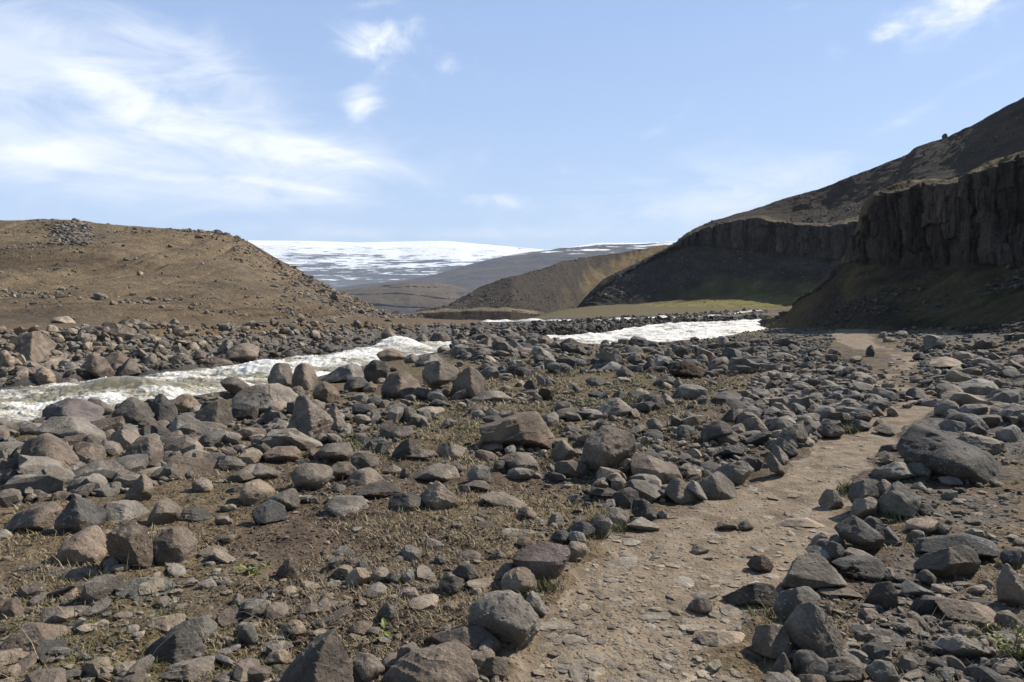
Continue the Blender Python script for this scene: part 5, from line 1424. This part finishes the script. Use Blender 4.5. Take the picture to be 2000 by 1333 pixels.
    heap('soil_crumbs', P, s, np.array([[.080, .056, .038]]) * G.uniform(.6, 1.4, (len(P), 1)), LIB1, .25, .6, G)
def on_hill(name, hill, n, smin, smax, w, seed, vr, fn, lib, k=2.3, mult=6):
    g = np.random.default_rng(seed)
    P, v = HILLS[hill]
    vi = np.where((v > vr[0]) & (v < vr[1]))[0]
    I, J = g.integers(0, P.shape[0], n * mult), g.choice(vi, n * mult)
    q = P[I, J]
    px, py = to_px(q[:, 0], q[:, 1], q[:, 2])
    pr = fn(px, py, q) if fn else np.ones(len(q))
    q = q[g.random(len(q)) < pr][:n]
    s = np.maximum(power(len(q), g, smin, smax, k), q[:, 1] * .0009)
    heap(name, q, s, mix_tones(len(q), g, w), lib, .3, .5, g)
def hill_stones():
    def left(px, py, q):
        a = sstep(-.05, .45, fbm(q[:, 0] * .06, q[:, 1] * .06, q[:, 2] * .12, 4))
        edge = np.exp(-((px - np.interp(py, [455, 500, 541, 578, 609, 629], [420, 525, 600, 680, 740, 790])) / 46) ** 2)
        return np.clip(a * .6 + edge * .8 + .03, 0, 1)
    on_hill('hill_stones', 'hillside', 6500, .15, .55, dict(b=4, t=2, g=4), 81, (1.05, 5.95), left, LIB1)
    on_hill('hill_boulders', 'hillside', 150, .5, 1.1, dict(b=4, t=1, g=3), 82, (1.1, 5.9), left, LIB2)
    on_hill('stone_heap', 'hillside', 1300, .24, .72, dict(g=4, d=3, b=2), 83, (3.4, 5.8), lambda px, py, q: np.clip(1.15 * np.exp(-(((px - 140 - .5 * (py - 453)) / 34) ** 2 + ((py - 456) / 16) ** 2)) - .12 + .25 * fbm(q[:, 0] * .5, q[:, 1] * .5, q[:, 2], 3), 0, 1), LIB2, 2.2, 400)
    on_hill('slope_stones', 'dark_hillside', 1000, .2, .8, dict(g=3, d=4, b=1), 84, (2.1, 4.1), lambda px, py, q: .25 + .7 * (px < 1150), LIB1)
    on_hill('upper_slope_stones', 'cliff_hillside', 1500, .2, .95, dict(d=4, b=3, g=2), 85, (4.2, 7.0), lambda px, py, q: sstep(-.1, .5, fbm(q[:, 0] * .05, q[:, 1] * .05, q[:, 2] * .1, 3)), LIB1)
    on_hill('scree_stones', 'cliff_hillside', 1800, .22, .9, dict(d=3, g=2, b=2), 88, (2.1, 3.0), lambda px, py, q: .15 + .85 * sstep(0, .4, fbm(q[:, 0] * .12, q[:, 1] * .06, q[:, 2] * .05, 3)), LIB1)
    on_hill('meadow_stones', 'cliff_hillside', 160, .2, .6, dict(d=4, g=1), 86, (1.0, 2.2), None, LIB1)
    on_hill('cliff_debris', 'near_cliff', 5600, .06, .42, dict(d=1), 87, (1.0, 3.0), lambda px, py, q: np.clip(sstep(.0, .5, fbm(q[:, 0] * .15, q[:, 1] * .15, q[:, 2] * .3, 3)) + .6 * (py > 640), 0, 1), LIB2)
# ------------------------------------------------------------------ grass
def grass_mat(name, c1, c2):
    m, n, b = new_mat(name)
    k = n.attr('shade')
    n.l.new(n.mix(k, c1, c2), b.inputs['Base Color']); b.inputs['Roughness'].default_value = .7
    return m
def blades(name, pos, length, mat, per, spread, seed, lean=.9, width=.0028):
    g = np.random.default_rng(seed)
    n = len(pos) * per
    b = np.repeat(pos, per, 0) + np.concatenate([g.normal(0, 1, (n, 2)) * np.repeat(spread, per)[:, None], np.zeros((n, 1))], 1)
    b[:, 2] = ground_z(b[:, 0], b[:, 1]) - .005
    L = np.repeat(length, per) * g.uniform(.45, 1.2, n)
    a = g.uniform(0, 2 * math.pi, n); ln = g.uniform(.15, 1.0, n) * lean
    d = np.stack([np.cos(a) * np.sin(ln), np.sin(a) * np.sin(ln), np.cos(ln)], 1)
    side = np.stack([-np.sin(a + g.normal(0, .6, n)), np.cos(a), np.zeros(n)], 1)
    w = (width * np.clip(b[:, 1] / 4.5, .8, 4.0) * g.uniform(.6, 1.3, n))[:, None]
    droop = np.stack([np.cos(a), np.sin(a), np.full(n, -.9)], 1) * (L * g.uniform(.1, .42, n))[:, None]
    p0 = b; p1 = b + d * (L * .5)[:, None] + droop * .15; p2 = b + d * L[:, None] + droop * .8
    V = np.stack([p0 - side * w, p0 + side * w, p1 - side * w * .8, p1 + side * w * .8, p2], 1)
    i = np.arange(n)[:, None] * 5
    T = np.concatenate([i + [[0, 1, 3]], i + [[0, 3, 2]], i + [[2, 3, 4]]])
    sh = np.repeat(g.random(n), 5)
    o = mesh_from(name, V.reshape(-1, 3), T, mat, True, {'shade': sh})
    return tag(o, kind='stuff')
def build_grass():
    g = np.random.default_rng(77)
    straw = grass_mat('dry_grass', (.15, .112, .058), (.36, .295, .19)); green = grass_mat('green_grass', (.070, .075, .026), (.19, .175, .075))
    def pts(poly, n, thr, f, seed, s=1):
        q = sample_poly(poly, n, g); P = ground_hit(q[:, 0], q[:, 1])
        k = (fbm(P[:, 0] * f, P[:, 1] * f, seed, 3) > thr) & (path_mask(P[:, 0], P[:, 1]) < .25)
        return P[k]
    A = pts([(-200,900),(400,880),(1000,890),(1250,960),(1100,1100),(1000,1400),(-200,1400)], 6500, .02, .9, 5.5)
    Bm = pts([(480,880),(700,800),(900,760),(1050,700),(1450,700),(1500,760),(1350,940),(1000,920),(700,930)], 3800, -.05, .45, 6.5)
    Cc = pts([(1700,900),(2200,800),(2200,1400),(1500,1400),(1560,1150)], 1100, .12, .8, 7.5)
    P = np.vstack([A, Bm, Cc])
    blades('dry_grass', P, np.clip(.035 + .0035 * P[:, 1], .04, .10) * g.uniform(.6, 1.5, len(P)), straw, 11, np.clip(.035 + .006 * P[:, 1], .04, .14), 91, 1.25)
    A = pts([(-100,1060),(420,1060),(560,1260),(640,1400),(-100,1400)], 900, .22, 1.1, 8.5)
    Bm = pts([(550,880),(760,810),(1000,720),(1420,700),(1450,780),(1250,930),(900,860),(700,920)], 2600, .10, .5, 9.5)
    P = np.vstack([A, Bm])
    blades('green_grass', P, np.clip(.03 + .003 * P[:, 1], .035, .08) * g.uniform(.6, 1.4, len(P)), green, 12, np.clip(.03 + .005 * P[:, 1], .04, .12), 92, .9)
    # turf tufts at the foot of the border stones
    spots = [(1395,930,16),(1480,1150,12),(1212,1022,10),(1165,1040,8),(1500,1190,16),(1515,1235,14),(1735,1010,12),(1010,1170,12),(1940,1240,10),(1370,1190,0),(1655,955,6),(1175,1010,6),(1660,840,6),(1065,1155,8),(575,1310,16),(520,1300,14),(300,1165,14),(1235,790,14),(690,870,16)]
    Q = []
    for x, y, r in spots:
        if r: Q.append(ground_hit(x + g.normal(0, r, 34), y + g.normal(0, r * .35, 34)))
    P = np.vstack(Q)
    blades('border_grass', P, np.clip(.018 * P[:, 1], .04, .13) * g.uniform(.6, 1.3, len(P)), green, 7, np.full(len(P), .03), 93, .7)
    # long bent straws
    A = pts([(-100,1100),(480,1000),(700,1250),(640,1400),(-100,1400)], 130, -.3, .9, 3.5)
    C2 = pts([(1800,1050),(2100,1000),(2100,1400),(1750,1300)], 60, -.3, .9, 4.5)
    P = np.vstack([A, C2])
    blades('straws', P, np.full(len(P), .17) * g.uniform(.6, 1.5, len(P)), straw, 2, np.full(len(P), .02), 94, 1.2, .0022)

def weeds():
    m, n, b = new_mat('weed_leaf'); v = n.coord('Object')
    n.l.new(n.mix(n.ramp(n.noise(v, 30, 3), .35, .65), (.085, .115, .022), (.20, .20, .05)), b.inputs['Base Color']); b.inputs['Roughness'].default_value = .6
    ms, ns, bs = new_mat('weed_stem'); bs.inputs['Base Color'].default_value = (.19, .15, .06, 1)
    def weed(px, py, h, spread, nst, nl, ls, label, seed):
        g = np.random.default_rng(seed)
        P0 = ground_hit(px, py)[0]
        root = bpy.data.objects.new('weed_plant', None); COL.objects.link(root); root.location = P0
        tag(root, label, 'weed', 'green weeds')
        SV, SF, LV, LF = [], [], [], []
        for s in range(nst):
            a = g.uniform(0, 2 * math.pi); ln = g.uniform(.1, 1.0) * spread; L = h * g.uniform(.6, 1.1)
            t = np.linspace(0, 1, 7)[:, None]
            c = np.concatenate([np.cos(a) * ln * t ** 1.3, np.sin(a) * ln * t ** 1.3, L * t * (1 - .25 * t)], 1) + np.append(g.normal(0, .02, 2), -.01)
            rad = .003 * (1 - .6 * t)
            b0 = len(SV) * 0 + sum(len(x) for x in SV)
            ring = np.stack([c + rad * np.array([math.cos(q), math.sin(q), 0]) for q in (0, 2.1, 4.2)], 1).reshape(-1, 3)
            SV.append(ring)
            for i in range(6):
                for j in range(3): SF.append([b0 + i*3 + j, b0 + i*3 + (j+1) % 3, b0 + i*3 + 3 + (j+1) % 3, b0 + i*3 + 3 + j])
            for l in range(nl):
                p = c[g.integers(1, 7)]; aa = g.uniform(0, 2 * math.pi); el = g.uniform(-.2, .9); q = ls * g.uniform(.6, 1.3)
                d = np.array([math.cos(aa) * math.cos(el), math.sin(aa) * math.cos(el), math.sin(el)]); sd = unit(np.cross(d, [0, 0, 1.])); up = np.cross(sd, d)
                b1 = sum(len(x) for x in LV)
                LV.append(np.array([p, p + d*q*.35 + sd*q*.22 + up*q*.05, p + d*q*.75 + sd*q*.18, p + d*q - up*q*.12, p + d*q*.75 - sd*q*.18, p + d*q*.35 - sd*q*.22 + up*q*.05, p + d*q*.5 - up*q*.03]))
                for k in range(6): LF.append([b1 + 6, b1 + k, b1 + (k + 1) % 6])
        o = mesh_from('stem', np.vstack(SV), np.array(SF), ms); o.parent = root
        o = mesh_from('leaf', np.vstack(LV), np.array(LF), m, False); o.parent = root; o.name = 'foliage'
    weed(1978, 1296, .20, .22, 22, 14, .022, 'bushy green weed with thin stems in the lower right corner of the ground', 5)
    weed(1905, 1262, .07, .10, 7, 7, .03, 'small green weed left of the bushy one in the lower right corner', 6)
    weed(497, 1134, .06, .10, 8, 5, .05, 'low leafy green weed on dark soil beside a sunken flat stone', 7)
    weed(768, 1245, .035, .10, 5, 4, .05, 'tiny broad-leaved green weed on bare soil below the small stone pyramid', 8)

# ------------------------------------------------------------------ light, sky, air, camera
SUN_EL, SUN_AZ = R(41), R(61)        # azimuth measured from straight ahead towards the right
def sky():
    w = bpy.data.worlds.new('World'); S.world = w; w.use_nodes = True
    n = NT(w.node_tree); bg = w.node_tree.nodes['Background']
    sk = n.n.new('ShaderNodeTexSky'); sk.sky_type = 'NISHITA'; sk.sun_disc = False
    sk.sun_elevation = SUN_EL; sk.sun_rotation = SUN_AZ; sk.altitude = 200; sk.air_density = 1.0; sk.dust_density = .3; sk.ozone_density = 1.0
    d = n.coord('Generated'); s = n.n.new('ShaderNodeSeparateXYZ'); n.l.new(d, s.inputs[0])
    az = n.math('ARCTAN2', s.outputs[0], s.outputs[1]); el = n.math('ARCSINE', s.outputs[2])
    cb = n.n.new('ShaderNodeCombineXYZ'); n.l.new(az, cb.inputs[0]); n.l.new(el, cb.inputs[1]); ae = cb.outputs[0]
    def rot(vec, deg, sx, sy):
        mp = n.n.new('ShaderNodeMapping'); mp.inputs['Rotation'].default_value = (0, 0, R(deg)); mp.inputs['Scale'].default_value = (sx, sy, 1)
        n.l.new(vec, mp.inputs['Vector']); return mp.outputs[0]
    wisp = n.noise(rot(ae, 8, 6, 15), 1.0, 9, .64, .9)
    wisp2 = n.noise(rot(ae, -30, 7, 26), 1.0, 8, .66, .7)
    puff = n.noise(rot(ae, 0, 13, 22), 1.0, 9, .62, .5)
    def blob(px, py, rx, ry, deg):
        u, sl = ray(px, py); a0 = math.atan(u); e0 = math.atan(float(sl) * math.cos(a0)); k = math.cos(a0)
        dx = n.math('SUBTRACT', az, a0); dy = n.math('SUBTRACT', el, e0)
        c, si = math.cos(R(deg)), math.sin(R(deg))
        ra, rb = rx / F * k * (k if True else 1), ry / F * k
        A = n.math('DIVIDE', n.math('ADD', n.math('MULTIPLY', dx, c), n.math('MULTIPLY', dy, si)), ra)
        B = n.math('DIVIDE', n.math('SUBTRACT', n.math('MULTIPLY', dy, c), n.math('MULTIPLY', dx, si)), rb)
        q = n.math('ADD', n.math('MULTIPLY', A, A), n.math('MULTIPLY', B, B))
        return n.math('EXPONENT', n.math('MULTIPLY', q, -1.0))
    def layer(blobs, tex, lo, hi, gain):
        t = None
        for (px, py, rx, ry, deg, wgt) in blobs:
            k = n.math('MULTIPLY', blob(px, py, rx, ry, deg), wgt); t = k if t is None else n.math('ADD', t, k)
        t = n.math('MINIMUM', t, 1.0)
        return n.math('MULTIPLY', n.ramp(n.math('ADD', t, n.math('MULTIPLY_ADD', tex, 3.4, -1.7)), lo, hi), n.math('MULTIPLY', n.math('POWER', t, .7), gain))
    # broad veil on the left, its bright core, ragged puffs, low bank near the horizon
    L1 = layer([(240, 190, 330, 110, -18, .7), (300, 250, 400, 140, -14, .9), (660, 318, 240, 46, -4, .8), (420, 130, 170, 60, -20, .5), (120, 320, 300, 60, 2, .9), (420, 350, 300, 26, -6, .9), (60, 120, 160, 60, -25, .35), (330, 130, 150, 50, -30, .4)], wisp, .0, 1.5, .58)
    L2 = layer([(480, 280, 200, 48, -12, 1.0), (220, 190, 130, 50, -25, .9), (650, 305, 130, 22, -8, 1.0), (110, 290, 160, 36, 5, .9), (560, 362, 160, 9, -6, .9), (300, 345, 220, 14, -3, .8)], wisp2, .10, 1.5, .50)
    L3 = layer([(730, 72, 80, 52, 15, 1.05), (705, 208, 50, 34, 25, .95), (868, 130, 52, 28, 10, .85), (980, 392, 95, 18, -6, .75), (1870, 20, 170, 36, 8, 1.15), (1730, 62, 28, 14, 0, .7), (1095, 338, 50, 16, 10, .5), (535, 205, 40, 18, 20, .5), (450, 60, 30, 12, 0, .35)], puff, .20, 1.5, .95)
    L4 = layer([(850, 455, 330, 14, 0, .55), (1400, 400, 360, 80, 5, .75), (1760, 235, 170, 16, 24, .55), (1290, 250, 90, 14, 30, .4), (1560, 15, 40, 10, 0, .5)], wisp, .0, 1.3, .7)
    hz = n.math('MULTIPLY', n.ramp(el, .50, -.02), .22)
    hz2 = n.math('MULTIPLY', n.math('EXPONENT', n.math('MULTIPLY', n.math('ABSOLUTE', el), -7.0)), .55)
    front = n.ramp(s.outputs[1], -.35, .35)
    hz = n.math('MULTIPLY', hz, front); hz2 = n.math('MULTIPLY', hz2, front)
    skb = n.mix(n.math('MULTIPLY', front, n.ramp(el, .42, 1.0, .62, .04)), sk.outputs[0], (3.5, 5.1, 8.6))
    base = n.mix(n.math('ADD', hz, hz2, clamp=True), skb, (6.4, 7.9, 9.8))
    m = n.math('ADD', n.math('ADD', L1, L2), n.math('ADD', L3, L4), clamp=True)
    m = n.math('MULTIPLY', m, n.ramp(el, .0, .05))
    col = n.mix(m, base, (9.3, 9.6, 10.2))
    n.l.new(col, bg.inputs['Color']); bg.inputs['Strength'].default_value = .085
def sun():
    l = bpy.data.lights.new('sun', 'SUN'); l.energy = 5.0; l.angle = R(.53); l.color = (1.0, .94, .86)
    o = bpy.data.objects.new('sun', l); COL.objects.link(o)
    d = np.array([math.sin(SUN_AZ) * math.cos(SUN_EL), math.cos(SUN_AZ) * math.cos(SUN_EL), math.sin(SUN_EL)])
    from mathutils import Vector
    o.rotation_euler = Vector(d).to_track_quat('Z', 'Y').to_euler()
def haze():
    V = np.array([[x, y, z] for x in (-9000, 9000) for y in (-300, 7300) for z in (-420, 640)], float)
    Fq = np.array([[0,1,3,2],[4,6,7,5],[0,4,5,1],[2,3,7,6],[0,2,6,4],[1,5,7,3]])
    m = bpy.data.materials.new('haze'); m.use_nodes = True; t = m.node_tree; t.nodes.remove(t.nodes['Principled BSDF'])
    pv = t.nodes.new('ShaderNodeVolumePrincipled'); pv.inputs['Color'].default_value = (.72, .84, 1, 1); pv.inputs['Density'].default_value = HAZE
    t.links.new(pv.outputs[0], t.nodes['Material Output'].inputs['Volume'])
    o = mesh_from('haze', V, Fq, m, False); tag(o, kind='stuff')
def camera():
    c = bpy.data.cameras.new('camera'); c.sensor_width = 36; c.lens = 36 * F / 2000; c.clip_start = .05; c.clip_end = 40000
    o = bpy.data.objects.new('camera', c); COL.objects.link(o); o.location = (0, 0, CAM_H); o.rotation_euler = (math.pi / 2 - PITCH, 0, 0)
    S.camera = o
HAZE = 8e-5
S.view_settings.view_transform = 'Standard'; S.view_settings.look = 'None'; S.view_settings.exposure = .50; S.view_settings.gamma = 1
S.cycles.volume_bounces = 0; S.cycles.max_bounces = 5; S.cycles.diffuse_bounces = 2; S.cycles.glossy_bounces = 2
import time as _t
for fn in (build_ground, build_river, hill_left, hill_mid, hill_far_right, hill_near_right, mountains, build_rocks, skyline_rocks, peat_clod,
           build_rubble, hill_stones, build_grass, weeds, sky, sun, haze, camera):
    t0 = _t.time(); fn(); print('built', fn.__name__, round(_t.time() - t0, 1))
